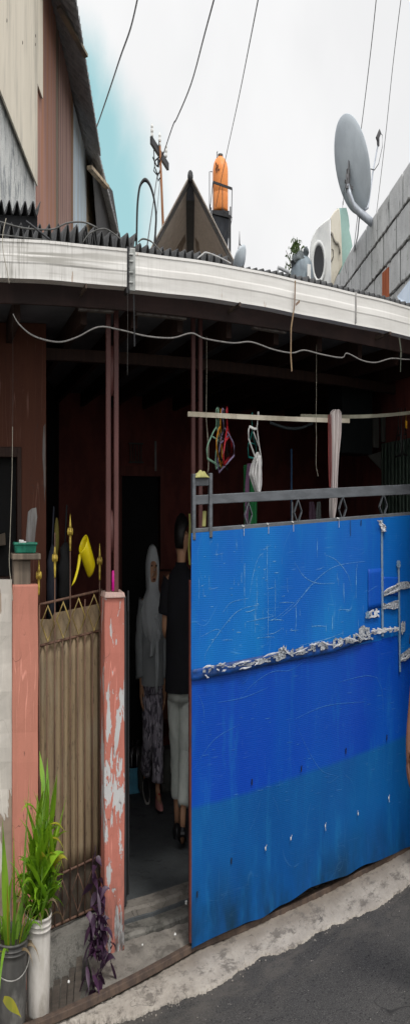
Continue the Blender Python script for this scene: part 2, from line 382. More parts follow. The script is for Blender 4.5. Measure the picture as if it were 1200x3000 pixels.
m_orangep = MAT('orange_plastic', (.62, .25, .012), (.5, .2, .01), 6, .4)
m_lilac = MAT('lilac_plastic', (.30, .24, .38), (.22, .18, .30), 6, .4)
m_greencl = MAT('green_cloth', (.006, .13, .035), (.004, .085, .022), (20, 20, 2), .85, .3)
m_mauve = MAT('mauve_cloth', (.17, .085, .16), (.12, .06, .115), (20, 20, 2), .85, .3)
m_ycloth = MAT('pale_yellow_cloth', (.44, .42, .17), (.34, .33, .12), 9, .85, .3)
m_curtain = MAT('grey_green_curtain', (.16, .22, .175), (.085, .115, .095), (30, 30, 1), .85, .3)
m_cab = MAT('dull_cabinet', (.10, .10, .09), (.075, .075, .068), (5, 5, 2), .7)
m_bluepole = MAT('blue_pole', (.03, .07, .14), (.02, .05, .10), 8, .5)
m_crate = MAT('blue_crate', (.08, .30, .44), (.06, .22, .34), 12, .6)
m_bottle = MAT('dark_bottle', (.012, .01, .014), (.02, .016, .02), 8, .15, .1, 0, 20, .6)
m_bag = MAT('grey_bag', (.06, .06, .055), (.04, .04, .037), 8, .8, .5)
m_bluewhite = MAT('pale_blue_sheet', (.50, .58, .68), (.44, .52, .62), 5, .5)

# ---------------------------------------------------------------- setting: ground, road, kerb strip, threshold, porch floor
b = MB(); b.add([(-300, -300, -.22), (300, -300, -.22), (300, 300, -.22), (-300, 300, -.22)], [(0, 1, 2, 3)])
struct(b.build('ground', m_earth))
b = MB(); xs = [-40, -10, -1] + [i * .5 - .5 for i in range(16)] + [12, 40]
def edge_p(s): return 5.50 + .05 * math.sin(s * 2.3 + .5) + .035 * math.sin(s * 7.1)
b.grid(lambda u, v: (xs[round(u * (len(xs) - 1))], -4 + v * 10.6, zr(xs[round(u * (len(xs) - 1))])), len(xs) - 1, 6)
struct(b.build('road', m_asphalt))
# pale concrete strip with a ragged edge on the asphalt, bounded behind by the gate rail
from mathutils import noise as mnoise
RA, RB = G(60, 3040, .035), G(567, 2788, .035); RC = Vector((5.6, 5.80, zr(5.6) + .045))
def rail_p(s):
    if s < RB.x: return RA.y + (s - RA.x) / (RB.x - RA.x) * (RB.y - RA.y)
    return RB.y + (s - RB.x) / (RC.x - RB.x) * (RC.y - RB.y)
b = MB(); N = 1800
def strip(u, v):
    s = .2 + u * 7.8; nz = lambda k, o: mnoise.noise(Vector((s * k, o, .3)))
    e = edge_p(s) - .065 + .045 * nz(2.1, 0) + .035 * nz(6.3, 5) + .026 * nz(19, 9) + .014 * nz(60, 2) + .005 * nz(150, 7)
    if s < 1.6: e -= .07 * (1.6 - s)
    bk = rail_p(s) + .02 if s < 2.3 else rail_p(s) + .02 + min(1, (s - 2.3) * 2) * .3
    e = min(e, bk - .01)
    h = (.006 + .004 * nz(25, 3)) * min(1, v / .05) + .024 * min(1, v / .35) + .045 * max(0, v - .12) * max(0, min(1, (s - 2.3) / .8))
    return (s, e + v * (bk - e), zr(s) + .004 + h - (0.012 if v == 0 else 0) + .003 * mnoise.noise(Vector((s * 22, v * 9, 1))))
vs = [0, .02, .07, .15, .3, .45, .6, .8, 1]
b.grid(lambda u, v: strip(u, vs[round(v * 8)]), N, 8)
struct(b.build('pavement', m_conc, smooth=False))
b = MB(); b.grid(lambda u, v: (-.9 + u * 2.35, 5.15 + v * 1.0, zr(-.9 + u * 2.35) + .006 + .012 * mnoise.noise(Vector((u * 13, v * 8, 0)))), 60, 30)
o = struct(b.build('earth_patch', m_conc_d, smooth=True))

PF = .10   # porch floor height
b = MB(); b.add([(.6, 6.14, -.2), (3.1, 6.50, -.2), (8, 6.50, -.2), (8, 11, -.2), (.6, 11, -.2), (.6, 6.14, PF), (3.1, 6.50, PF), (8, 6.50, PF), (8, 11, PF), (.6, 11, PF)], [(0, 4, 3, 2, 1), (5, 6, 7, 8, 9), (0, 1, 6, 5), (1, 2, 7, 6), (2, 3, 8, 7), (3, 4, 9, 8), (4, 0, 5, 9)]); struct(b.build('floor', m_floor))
# threshold: a worn raised concrete step, slightly skewed to the facade, the riser's shade put into its dark colour
def skew(s_, k): return (s_, 6.13 + (s_ - 1.25) * .17 + k)
def slab(k0, k1, z0, z1, name, m, x0=1.30, x1=2.85):
    b = MB(); n = 24; rings = []
    for i in range(n + 1):
        s_ = x0 + (x1 - x0) * i / n; w = .006 * mnoise.noise(Vector((s_ * 9, k0, z1))); d = .010 * mnoise.noise(Vector((s_ * 5, 3 + k0, z1)))
        a, c_ = skew(s_, k0 + d), skew(s_, k1); rings.append([(a[0], a[1], z0), (a[0], a[1], z1 - .012 + w), (a[0], a[1] + .014, z1 + w), (c_[0], c_[1], z1 + w * .5), (c_[0], c_[1], z0)])
    b.loft(rings); return struct(b.build(name, m, smooth=False))
slab(.0, .14, -.2, .128, 'threshold', m_ramp)
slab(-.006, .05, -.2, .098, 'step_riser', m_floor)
slab(-.16, -.003, -.2, .072, 'lower_step', m_conc_d)
# wedge of cement between threshold and rail
b = MB(); b.grid(lambda u, v: (1.32 + u * 1.5, rail_p(1.32 + u * 1.5) - .01 + v * (6.04 - rail_p(1.32 + u * 1.5)), zr(1.32 + u * 1.5) + .045 + v * .05 + .008 * mnoise.noise(Vector((u * 17, v * 6, 4)))), 60, 14)
struct(b.build('ramp', m_ramp, smooth=True))

# ---------------------------------------------------------------- house
house = thing('house', 'low house with dark open porch, white roof gutter and corrugated roof', 'house', (2.5, 8.5, 0))
H = house
pw = 6.75
b = MB()   # wall at the left with a window opening
xl, xr = -.9, SX(135, pw); xo0, xo1 = -.35, SX(50, pw); zo0, zo1 = ZY(30, 1690, pw), ZY(30, 1340, pw)
b.box(xl, xo0, pw, pw + .14, -.2, 2.56); b.box(xo1, xr, pw, pw + .14, -.2, 2.56)
b.box(xo0, xo1, pw + .001, pw + .139, -.2, zo0); b.box(xo0, xo1, pw + .001, pw + .139, zo1, 2.559)
b.build('front_wall', m_house2, H)
b = MB(); e = .045
b.box(xo0 - e, xo0, pw - .02, pw + .05, zo0 - e, zo1 + e); b.box(xo1, xo1 + e, pw - .02, pw + .05, zo0 - e, zo1 + e)
b.box(xo0, xo1, pw - .018, pw + .048, zo1, zo1 + e); b.box(xo0, xo1, pw - .018, pw + .048, zo0 - e, zo0)
b.build('window_frame', m_darkwood, H, bevel=.004)
b = MB(); b.box(xo0, xo1, pw + .08, pw + .09, zo0, zo1); b.build('window_pane', m_black, H)  # opaque black pane painted as the dark inside the opening
b = MB(); b.prism([P(x, y, pw - .003) for x, y in ((82, 1500), (92, 1490), (106, 1487), (109, 1515), (104, 1560), (100, 1610), (74, 1612), (77, 1560))], (0, .002, 0)); b.build('bare_plaster', MAT('bare_plaster', (.40, .39, .38), (.24, .22, .21), (30, 30, 5)), H)
b = MB(); b.prism([P(x, y, pw - .003) for x, y in ((127, 1250), (133, 1240), (134, 1420), (130, 1480), (128, 1400), (124, 1330))], (0, .002, 0)); b.build('bare_plaster', MAT('bare_plaster', (.24, .22, .21), (.12, .09, .08), (30, 30, 5)), H)
b = MB(); b.box(xr - .14, xr, pw + .142, 10.6, PF, 2.56); b.build('side_wall', m_house, H)
b = MB()   # back wall with openings
dx0, dx1 = SX(355, 10.6), SX(468, 10.6)
b.box(xr, dx0, 10.6, 10.75, PF, 2.56); b.box(dx1, 9.5, 10.6, 10.75, PF, 2.56); b.box(dx0, dx1, 10.601, 10.749, 2.0, 2.559)
b.build('back_wall', m_house, H)
b = MB(); b.box(dx0, dx1, 10.70, 10.72, PF, 2.0); b.build('door', m_black, H)  # black panel painted as the dark of the doorway
b = MB(); b.box(dx0 - .07, dx0, 10.57, 10.66, PF, 2.07); b.box(dx1, dx1 + .07, 10.57, 10.66, PF, 2.07); b.box(dx0, dx1, 10.571, 10.659, 2.0, 2.07)
b.build('door_frame', MAT('red_door_frame', (.20, .058, .042), (.14, .04, .03), (20, 20, 2)), H)
b = MB()   # barred ventilation window
for i in range(5):
    x_ = SX(384 + i * 8, 10.5); b.box(x_ - .006, x_ + .006, 10.54, 10.56, 2.10, 2.22)
b.box(SX(380, 10.5), SX(422, 10.5), 10.535, 10.565, 2.09, 2.10); b.box(SX(380, 10.5), SX(422, 10.5), 10.535, 10.565, 2.22, 2.23)
b.build('window_bars', m_cab, H)
ew0 = Vector((5.52, 6.30, 0)); ewd = Vector((.358, .934, 0)); ewn = Vector((.934, -.358, 0)) * .06
b = MB(); b.hexa([ew0 - ewd * 1.0 + Vector((0, 0, -.2)), ew0 + ewd * 4.6 + Vector((0, 0, -.2)), ew0 + ewd * 4.6 + ewn + Vector((0, 0, -.2)), ew0 - ewd * 1.0 + ewn + Vector((0, 0, -.2))], [ew0 - ewd * 1.0 + Vector((0, 0, 2.56)), ew0 + ewd * 4.6 + Vector((0, 0, 2.56)), ew0 + ewd * 4.6 + ewn + Vector((0, 0, 2.56)), ew0 - ewd * 1.0 + ewn + Vector((0, 0, 2.56))]); b.build('end_wall', m_house, H)
b = MB(); b.box(-.9, 8.75, 5.95, 10.75, 2.562, 2.585); b.build('ceiling', m_ceil, H)
for i, xx in enumerate([.62, 1.25, 1.75, 2.22, 2.75, 3.3, 3.85, 4.4, 4.95, 5.5, 6.1, 6.7, 7.3, 7.9]):
    b = MB(); b.box(xx, xx + .06, 5.96, 10.58, 2.47, 2.562); b.build('rafter', m_darkwood, H)
b = MB(); b.box(-.9, 8.7, 6.9, 6.98, 2.42, 2.562 - .092 + .002); b.build('cross_beam', m_darkwood, H)
b = MB(); b.box(-.9, 8.75, 5.72, 5.745, 2.505, 2.66); b.build('fascia_board', m_fascia, H, bevel=.003)
m_bg = MAT('batten_grey', (.16, .15, .14), (.08, .06, .055), 12, .8)
for xa_, xb_ in ((228, 330), (395, 540), (735, 830)):
    b = MB(); b.box(SX(xa_, 5.8), SX(xb_, 5.8), 5.748, 5.80, 2.498, 2.519); b.build('eave_batten', m_bg, H)
# gutter: moulded box profile swept along the eave
gp = [(-.0, .0), (.0, -.010), (.004, -.012), (.005, -.05), (.0035, -.056), (.003, -.078), (.0055, -.084), (.009, -.125), (.009, -.135), (.10, -.137), (.10, -.12), (.03, -.118), (.02, -.09), (.02, 0)]
def gutter(name, s0, s1, z, p):
    b = MB(); n = max(2, int((s1 - s0) / .12)); rings = []
    for i in range(n + 1):
        s = s0 + (s1 - s0) * i / n; w = .0022 * math.sin(s * 3.1) + .001 * math.sin(s * 9)
        rings.append([(s, p + a + w * .6, z + c + w) for a, c in gp])
    return b.loft(rings, True).build(name, m_gutter, H)
sj = SX(386, 5.45)
g1 = gutter('gutter', -.9, SX(372, 5.45), 2.692, 5.45)
g2 = gutter('gutter', SX(379, 5.45), 7.5, 2.684, 5.452)
b = MB(); b.box(SX(371, 5.45), SX(380, 5.45), 5.462, 5.54, 2.535, 2.70); b.build('gutter_gap', m_steel_dark, g1)
b = MB(); b.box(SX(380, 5.44), SX(396, 5.44), 5.436, 5.449, 2.54, 2.693)
for zz in (2.565, 2.60, 2.64, 2.665): b.box(SX(378, 5.43), SX(390, 5.43), 5.428, 5.4355, zz, zz + .008)
b.build('joint_bracket', m_bracket, g2, bevel=.002)
b = MB(); b.box(SX(1042, 5.44), SX(1045, 5.44), 5.446, 5.5, 2.555, 2.688); b.build('seam_strip', MAT('seam_grey', (.36, .35, .34)), g2)
for xx in (250, 700, 1140):
    b = MB(); b.box(SX(xx, 5.46), SX(xx + 5, 5.46), 5.458, 5.72, 2.538, 2.553); b.build('gutter_hook', m_rail, H)
# roof sheets
def sheet(name, s0, s1, pe, ze, pb, rise, amp, pitch=.072, mat=m_roof, par=None, skew=0, edge=.006):
    b = MB(); n = int((s1 - s0) / pitch * 10)
    ph = NOISE.uniform(0, 6)
    def top(u, v):
        s = s0 + u * (s1 - s0)
        a = amp * (1 + .12 * math.sin(s * 5 + ph))
        return Vector((s, pe + v * (pb - pe) + (0 if v else .012 * math.sin(s * 3.7 + ph) + NOISE.uniform(-.004, .004)), ze + skew * u + v * rise + a * math.cos(2 * math.pi * s / pitch + ph)))
    b.grid(top, n, 3)
    return b.build(name, mat, par or H, smooth=True, solid=edge)
sheet('roof_sheet', -.9, SX(290, 5.6), 5.545, 2.724, 10.9, .42, .046, .082)
sheet('roof_sheet', SX(225, 5.6), SX(395, 5.6), 5.53, 2.722, 10.9, .42, .040, .078)
sheet('roof_sheet', SX(385, 5.6), SX(660, 5.6), 5.555, 2.704, 10.9, .42, .033)
sheet('roof_sheet', SX(650, 5.6), SX(900, 5.6), 5.575, 2.692, 10.9, .42, .025)
sheet('roof_sheet', SX(890, 5.6), 7.6, 5.56, 2.693, 10.9, .42, .027)
sheet('upper_roof_sheet', -1.2, SX(118, 6.3), 6.30, 2.965, 10.9, .40, .030, .078)
b = MB(); b.box(-1.2, SX(112, 6.3), 6.36, 6.42, 2.70, 2.945); b.build('roof_plate', m_ridge, H)
# dark plate closing the eave behind the waves
b = MB(); b.box(-.9, 7.5, 5.80, 5.83, 2.60, 2.69); b.build('eave_plate', m_ridge, H)

# ---------------------------------------------------------------- hanging cable under the eave and straps
def polytube(pts, r, name, mat, label, cat, group=None, n=8, seg=6):
    pts = [Vector(p) for p in pts]; b = MB()
    out = []
    for i in range(len(pts) - 1):
        p0 = pts[max(i - 1, 0)]; p1 = pts[i]; p2 = pts[i + 1]; p3 = pts[min(i + 2, len(pts) - 1)]
        for k in range(n):
            t = k / n
            out.append(.5 * ((2 * p1) + (p2 - p0) * t + (2 * p0 - 5 * p1 + 4 * p2 - p3) * t * t + (3 * p1 - p0 - 3 * p2 + p3) * t ** 3))
    out.append(pts[-1]); base = min(out, key=lambda q: q.z)
    o = b.tube(out, r, seg).build(name, mat, loc=tuple(base), smooth=True)
    return tag(o, label, cat, group) if label else o
cp = [(38, 920), (56, 950), (100, 985), (170, 1002), (225, 988), (288, 958), (350, 966), (430, 985), (505, 990), (560, 976), (600, 992), (680, 1005), (735, 1002), (800, 1024), (855, 1034), (890, 1026), (940, 1038), (1000, 1048), (1016, 1035), (1060, 1056), (1100, 1062), (1147, 1050), (1200, 1053), (1260, 1040)]
polytube([P(x, y, 5.66) for x, y in cp], .0034, 'cable', m_cable, 'twisted white cable sagging in loops under the gutter', 'cable', None, 5)
def strapthing(pts, r, m, label, grp='metal straps hanging under the gutter'):
    b = MB(); b.tube(pts, r, 6); return tag(b.build('hanging_strap', m, loc=tuple(pts[-1]), smooth=True), label, 'strap', grp)
b = MB(); a0 = P(863, 822, 5.43)
for (p, q) in (((864, 822), (862, 895)), ((862, 895), (852, 960)), ((852, 960), (851, 1040)), ((851, 1040), (854, 1088))):
    b.bar(P(*p, 5.425), P(*q, 5.425), .012, .004, (0, 1, 0))
b.bar(P(866, 893, 5.425), P(877, 882, 5.425), .01, .004, (0, 1, 0))
tag(b.build('hanging_strap', MAT('strap_brass', (.30, .21, .11), (.16, .10, .08), (9, 9, 4)), loc=tuple(P(854, 1088, 5.425))), 'long brown metal strap bent over the gutter and hanging down above the clothes pole', 'strap', 'metal straps hanging under the gutter')
b = MB()
for (p, q, w) in (((1168, 985), (1174, 1030), .016), ((1174, 1030), (1173, 1048), .02), ((1173, 1048), (1172, 1090), .008)):
    b.bar(P(*p, 5.6), P(*q, 5.6), w, .004, (0, 1, 0))
tag(b.build('hanging_strap', MAT('strap_green', (.12, .15, .12), (.2, .19, .14)), loc=tuple(P(1172, 1090, 5.6))), 'short greenish strap tapering to a point below the gutter by the far block wall', 'strap', 'metal straps hanging under the gutter')
b = MB(); b.bar(P(391, 838, 5.6), P(394, 1015, 5.6), .012, .008, (0, 1, 0))
tag(b.build('hanging_strap', m_steel_dark, loc=tuple(P(394, 1015, 5.6))), 'dark straight iron strap hanging below the gutter joint bracket', 'strap', 'metal straps hanging under the gutter')

# ---------------------------------------------------------------- pillars and steel posts
def pillar(x0, x1, y0, p, d, m, label, ztop=None):
    s0, s1 = SX(x0, p), SX(x1, p); zt = ZY((x0 + x1) / 2, y0, p); c = ((s0 + s1) / 2, p + d / 2, 0)
    t = thing('gate_pillar', label, 'pillar', c, 'pink painted gate pillars')
    b = MB(); n = 14; rings = []
    for i in range(n + 1):
        z = -.1 + (zt + .1) * i / n
        j = lambda: NOISE.uniform(-.003, .003)
        rings.append([(s0 + j(), p + j(), z), (s1 + j(), p + j(), z), (s1 + j(), p + d, z), (s0 + j(), p + d, z)])
    b.loft(rings).build('shaft', m, t, bevel=.008)
    return t, s0, s1, zt
pr, ps0, ps1, pzt = pillar(306, 365, 1750, 5.95, .16, m_pink, 'pink pillar with big white peeling patches between small gate and entrance')
b = MB(); b.hexa([(ps0 - .003, 5.935, pzt - .002), (ps1 + .004, 5.935, pzt - .002), (ps1 + .004, 6.115, pzt - .002), (ps0 - .003, 6.115, pzt - .002)],
       [(ps0 + .008, 5.945, pzt + .022), (ps1 - .004, 5.945, pzt + .018), (ps1 - .004, 6.11, pzt + .024), (ps0 + .008, 6.11, pzt + .02)])
b.build('cap', MAT('cap_mortar', (.48, .32, .28), (.36, .26, .23), 20), pr, bevel=.006)
pl, qs0, qs1, qzt = pillar(36, 112, 1712, 5.98, .16, m_pink2, 'plain pink pillar carrying the weathered wooden post with a green tray')
b = MB(); s0, s1 = -.7, SX(35, 6.0); zt = ZY(15, 1698, 6.0)
b.grid(lambda u, v: (s0 + u * (s1 - s0), 6.0 + .006 * math.sin(v * 40) * math.sin(u * 9), -.1 + v * (zt + .1)), 8, 30); b.box(s0, s1 - .004, 6.004, 6.14, -.1, zt - .004)
tag(b.build('boundary_wall', m_white_wall, loc=(s0, 6.05, 0)), 'flaking whitewashed low wall beside the plain pink pillar', 'wall')

def posts(xa, xb, w, p, zb, label, brace):
    t = thing('steel_post', label, 'post', (SX((xa + xb) / 2, p), p, zb), 'paired maroon steel posts under the eave')
    for x in (xa, xb):
        b = MB(); s = SX(x, p); b.box(s - w / 2, s + w / 2, p, p + .035, zb, 2.56); b.build('tube', m_post, t, bevel=.004)
    if brace:
        s0, s1 = SX(xa, p) + w / 2, SX(xb, p) - w / 2
        for (z0, z1) in brace:
            b = MB(); b.grid(lambda u, v: (s0 + u * (s1 - s0), p + .018 + .004 * math.sin(u * 3.14), z0 + v * (z1 - z0) - .03 * (2 * u - 1) ** 2 * (1 if v > .5 else -1)), 6, 2)
            b.build('web_plate', m_post, t, solid=.004, smooth=True)
    return t
t1 = posts(318, 341, .045, 5.96, pzt + .02, 'pair of maroon steel posts standing on the peeling pink pillar', [(ZY(330, 1620, 5.96), ZY(330, 1495, 5.96)), (2.2, 2.4)])
t2 = posts(567, 588, .040, 6.12, PF, 'pair of maroon steel posts rising behind the end of the blue gate', None)
# magenta plastic bottle tucked between the left posts
c = P(331, 1752, 5.965); c.z = pzt + .022
b = MB(); b.lathe(c, [(.008, 0), (.013, .006), (.013, .05), (.011, .075), (.007, .082)], 12)
tag(b.build('bottle', m_magenta, loc=tuple(c), smooth=True), 'magenta plastic bottle wedged between the maroon posts on the pillar', 'bottle')

# ---------------------------------------------------------------- rusty small gate
gt = thing('small_gate', 'rusty small gate with diamond lattice, gold spear tips and brown sheet', 'gate', (SX(205, 6.15), 6.15, 0))
def gp_(x): return 6.06 + (x - 113) / 185 * .12
def GP(x, y): return P(x, y, gp_(x))
def ln(x, ya, yb): return ya + (x - 113) / 185 * (yb - ya)      # bar heights at hinge and latch side
bars = MB()
for ya, yb, r in ((1772, 1729, .006), (1893, 1846, .006), (2592, 2504, .006), (2735, 2650, .006)):
    b = MB(); pts = [GP(113 + 187 * i / 8, ln(113 + 187 * i / 8, ya, yb)) for i in range(9)]
    b.tube(pts, r, 8).build('rail', m_rust, gt, smooth=True)
for x in (115, 296):
    b = MB(); b.tube([GP(x, ln(x, 1772, 1729)), GP(x, ln(x, 2735, 2650))], .008, 8).build('stile', m_rust, gt, smooth=True)
spears = [(113.5, 1618, 1712), (160, 1500, 1650), (205, 1498, 1600), (248, 1695, 1695), (291, 1594, 1680)]
off = Vector((0, -.012, 0)); TIPS = {}
for (x, ytop, yneck) in spears[1:]:
    b = MB(); b.tube([GP(x, ytop + 60) + off, GP(x, ln(x, 2735, 2650)) + off], .0065, 8); pk = b.build('picket', m_rust, gt, smooth=True)
    if x != 248: TIPS[x] = pk
for x in (137, 182, 227, 270):
    b = MB(); b.tube([GP(x, ln(x, 1893, 1846)) + off, GP(x, ln(x, 2735, 2650)) + off], .0058, 8).build('picket', m_rust, gt, smooth=True)
def spear(x, ytip, plane):
    tip = plane(x, ytip) + off; k = .0
    L = .108
    b = MB(); prof = [(.0008, 0), (.0028, .012), (.0062, .030), (.0085, .040), (.006, .0425), (.011, .046), (.014, .052), (.011, .058), (.0065, .060), (.0075, .070), (.0062, .076), (.0078, .080), (.0062, .090), (.005, .10), (.006, .108)]
    b.lathe(tip, [(r * 1.55, -z * 1.35) for r, z in prof], 10)
    for sx in (-1, 1): b.ball(tip + Vector((sx * .018, 0, -.070)), .011, .009, .016, 8, 6)
    return b
for x, yt in ((160, 1582), (205, 1505), (291, 1592)):
    spear(x, yt, GP).build('spear_tip', m_gold, TIPS[x], smooth=True)
spear(114, 1632, lambda x, y: GP(113, y)).build('spear_tip', m_gold, gt, smooth=True)
b = MB(); b.tube([GP(114, 1700) + off, GP(114, 1775)], .006, 8).build('picket', m_rust, gt, smooth=True)
for i in range(4):   # upper diamonds
    xc = 139 + i * 45; yc = ln(xc, 1832, 1788); w = 19.5; h = 52
    q = [GP(xc, yc - h) + off * 1.6, GP(xc + w, yc) + off * 1.6, GP(xc, yc + h) + off * 1.6, GP(xc - w, yc) + off * 1.6]
    b = MB(); b.tube(q, .0068, 6, closed=True); b.build('diamond', m_brass, gt, smooth=True)
for i in range(4):
    xc = 137 + i * 45; yc = ln(xc, 2664, 2577); w = 19; h = 56
    q = [GP(xc, yc - h) + off * 1.6, GP(xc + w, yc) + off * 1.6, GP(xc, yc + h) + off * 1.6, GP(xc - w, yc) + off * 1.6]
    b = MB(); b.tube(q, .0055, 6, closed=True); b.build('diamond', m_rust, gt, smooth=True)
back = Vector((0, .016, 0))
def flute(u, v):
    x = 114 + u * 184
    yt, yb = ln(x, 1893, 1848), ln(x, 2596, 2507)
    return GP(x, yt + v * (yb - yt)) + back + Vector((0, (.009 + .005 * math.sin(x * .07)) * math.cos(2 * math.pi * (x - 115) / 22.5 + .25 * math.sin(x * .11)) + .004 * math.sin(v * 5 + x * .05), 0))
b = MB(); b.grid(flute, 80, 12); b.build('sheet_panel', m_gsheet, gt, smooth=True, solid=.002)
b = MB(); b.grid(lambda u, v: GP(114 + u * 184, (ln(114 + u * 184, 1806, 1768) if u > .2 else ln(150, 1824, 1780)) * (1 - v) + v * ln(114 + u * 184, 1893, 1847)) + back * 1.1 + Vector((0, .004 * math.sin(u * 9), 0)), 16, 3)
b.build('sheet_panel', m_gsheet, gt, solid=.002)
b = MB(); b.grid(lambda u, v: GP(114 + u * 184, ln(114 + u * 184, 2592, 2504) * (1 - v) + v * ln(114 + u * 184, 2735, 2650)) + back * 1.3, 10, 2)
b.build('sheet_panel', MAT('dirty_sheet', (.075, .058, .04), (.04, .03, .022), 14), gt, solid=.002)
# wall sill under the small gate
b = MB()
def sill(u, v):
    x = 113 + u * 186
    tops = GP(x, ln(x, 2750, 2662)); f = P(x, 2700, 6.0)
    z = tops.z + .0
    if v < .34: return (tops.x, 6.16, z)
    if v < .67: return (f.x, 5.985, z - .004 + .004 * math.sin(u * 23))
    return (f.x, 5.965 + .008 * math.sin(u * 17), -.12)
b.grid(sill, 40, 3)
tag(b.build('sill_wall', m_conc_d, loc=(SX(200, 6), 6.05, -.1)), 'mossy grey concrete sill under the rusty small gate', 'wall')

# ---------------------------------------------------------------- yellow dippers, tray stand
def dipper(c, axis, hd, m, label, k=1.0):
    t = thing('dipper', label, 'dipper', tuple(c)); ax = Vector(axis).normalized()
    b = MB(); prof = [(.0, 0), (.050 * k, .002), (.054 * k, .012), (.062 * k, .12 * k), (.066 * k, .122 * k), (.066 * k, .128 * k), (.058 * k, .128 * k), (.052 * k, .02), (.0, .012)]
    b.lathe(c, [(max(r, .001), z) for r, z in prof], 20, ax); b.build('cup', m, t, smooth=True)
    h0 = Vector(c) + ax * .118 * k; h1 = h0 + Vector(hd)
    b = MB(); b.tube([h0 + Vector(hd) * .25, h0 + Vector(hd) * .6 + Vector((0, -.006, 0)), h1], [.011, .010, .013], 8); b.build('handle', m, t, smooth=True)
    return t
c = P(263, 1572, 6.03); e_ = P(262, 1690, 6.03)
def dipper2():
    t = thing('dipper', 'bright yellow plastic dipper hung on a picket of the rusty small gate', 'dipper', tuple(P(250, 1690, 6.12)))
    # mouth faces up and to the left, bottom down to the right
    a = P(244, 1594, 6.10); ax = Vector((.64, .26, -.74)).normalized(); side = Vector((-.61, 0, -.79)); side = (side - ax * side.dot(ax)).normalized(); nrm = ax.cross(side)
    bm_ = MB(); rings = []
    for (f, r) in ((.06, .040), (.004, .046), (-.004, .050), (.004, .052), (.07, .050), (.128, .047), (.142, .042), (.147, .034), (.148, .01)):
        rings.append([a + ax * f + side * (r * math.cos(q * math.pi / 14)) + nrm * (r * math.sin(q * math.pi / 14)) for q in range(28)])
    rings.insert(0, [a + ax * .11 + (q - a - ax * .06) * .9 for q in rings[0]])
    bm_.loft(rings).build('cup', m_yellow, t, smooth=True)
    h0 = a + side * .048 + ax * .004; h1 = P(215, 1710, 6.06)
    bm_ = MB(); rr = []
    for i in range(11):
        f = i / 10; q = h0.lerp(h1, f) + Vector((.012 * math.sin(math.pi * f), 0, 0)); w = .016 + .005 * f
        rr.append([q + Vector((w * math.cos(k * math.pi / 4), .006 * math.sin(k * math.pi / 4), w * .5 * math.cos(k * math.pi / 4))) for k in range(8)])
    bm_.loft(rr).build('handle', m_yellow, t, smooth=True)
dipper2()
t = thing('dipper', 'dim olive yellow dipper hanging behind the gate beside the wall corner', 'dipper', tuple(P(166, 1640, 6.5)))
b = MB(); b.ball(P(166, 1575, 6.5), .026, .02, .085, 14, 10); b.build('cup', MAT('olive_plastic', (.16, .13, .02), (.10, .08, .015)), t, smooth=True)
b = MB(); b.bar(P(165, 1625, 6.5), P(163, 1690, 6.5), .018, .008, (0, 1, 0)); b.build('handle', MAT('olive_plastic_handle', (.16, .13, .02), (.10, .08, .015)), t)

st = thing('post_stand', 'weathered wooden stand with overhanging board on top of the plain pink pillar', 'stand', tuple(P(65, 1722, 6.02)))
b = MB(); z0 = qzt - .015; z1 = ZY(60, 1640, 6.0); b.box(SX(39, 6.0), SX(89, 6.0), 5.985, 6.12, z0, z1)
b.build('block', m_oldwood, st, bevel=.006)
b = MB(); b.box(SX(36, 5.96), SX(110, 5.96) + .03, 5.955, 6.14, z1 + .001, z1 + .024); b.build('board', m_oldwood, st, bevel=.004)
tr = thing('tray', 'small green plastic tray resting on the wooden stand', 'tray', (SX(74, 6.02), 6.02, z1 + .025))
c = Vector((SX(74, 6.02), 6.04, z1 + .026)); b = MB()
def rect(w, d, z): return [c + Vector((sx * w, sy * d, z)) for sx, sy in ((-1, -1), (1, -1), (1, 1), (-1, 1))]
b.loft([rect(.095, .05, 0), rect(.102, .058, .030), rect(.110, .064, .031), rect(.110, .064, .040), rect(.098, .052, .039), rect(.09, .046, .008)]); b.build('basin', m_green_tray, tr, bevel=.003)
b = MB(); c2 = P(66, 1590, 6.03); c2.z = z1 + .070
b.box(c2.x - .032, c2.x - .012, 6.02, 6.05, z1 + .036, z1 + .076); b.box(c2.x + .012, c2.x + .034, 6.02, 6.05, z1 + .036, z1 + .070); b.box(c2.x - .0115, c2.x + .0115, 6.021, 6.049, z1 + .062, z1 + .075); b.box(c2.x - .032, c2.x + .05, 6.019, 6.051, z1 + .03, z1 + .0355)
tag(b.build('soap_holder', m_white, loc=(c2.x, 6.03, z1 + .03), bevel=.004), 'chunky white plastic bracket lying in the green tray', 'bracket')
polytube([P(37, 1250, 5.98), P(35, 1400, 5.98), P(30, 1560, 5.96), P(27, 1650, 5.96), P(33, 1710, 5.96), P(37, 1760, 5.955)], .003, 'wire', m_string, 'thin tan wire hanging down past the wooden stand', 'wire')
polytube([P(37, 900, 5.98), P(38, 1100, 5.98), P(37, 1250, 5.98)], .0012, 'wire', m_greycable, 'hair thin wire dropping from the eave toward the wooden stand', 'wire')
b = MB(); b.hexa([P(-14, 1602, 6.72), P(17, 1597, 6.72), P(17, 1597, 6.8), P(-14, 1602, 6.8)], [P(-14, 1570, 6.72), P(15, 1560, 6.72), P(15, 1560, 6.8), P(-14, 1570, 6.8)])
tag(b.build('box', m_oldwood, loc=tuple(P(2, 1600, 6.74)), bevel=.004), 'dull tan box standing in the dark window opening by the boundary wall', 'box')
b = MB(); b.tube([P(455, 1292, 9.6), P(455.5, 1380, 9.6)], .018, 8)
tag(b.build('lamp_tube', MAT('dim_white_tube', (.30, .29, .29), (.22, .21, .21)), loc=tuple(P(455, 1380, 9.6)), smooth=True), 'unlit pale tube standing out upright in the dark back of the porch', 'tube')
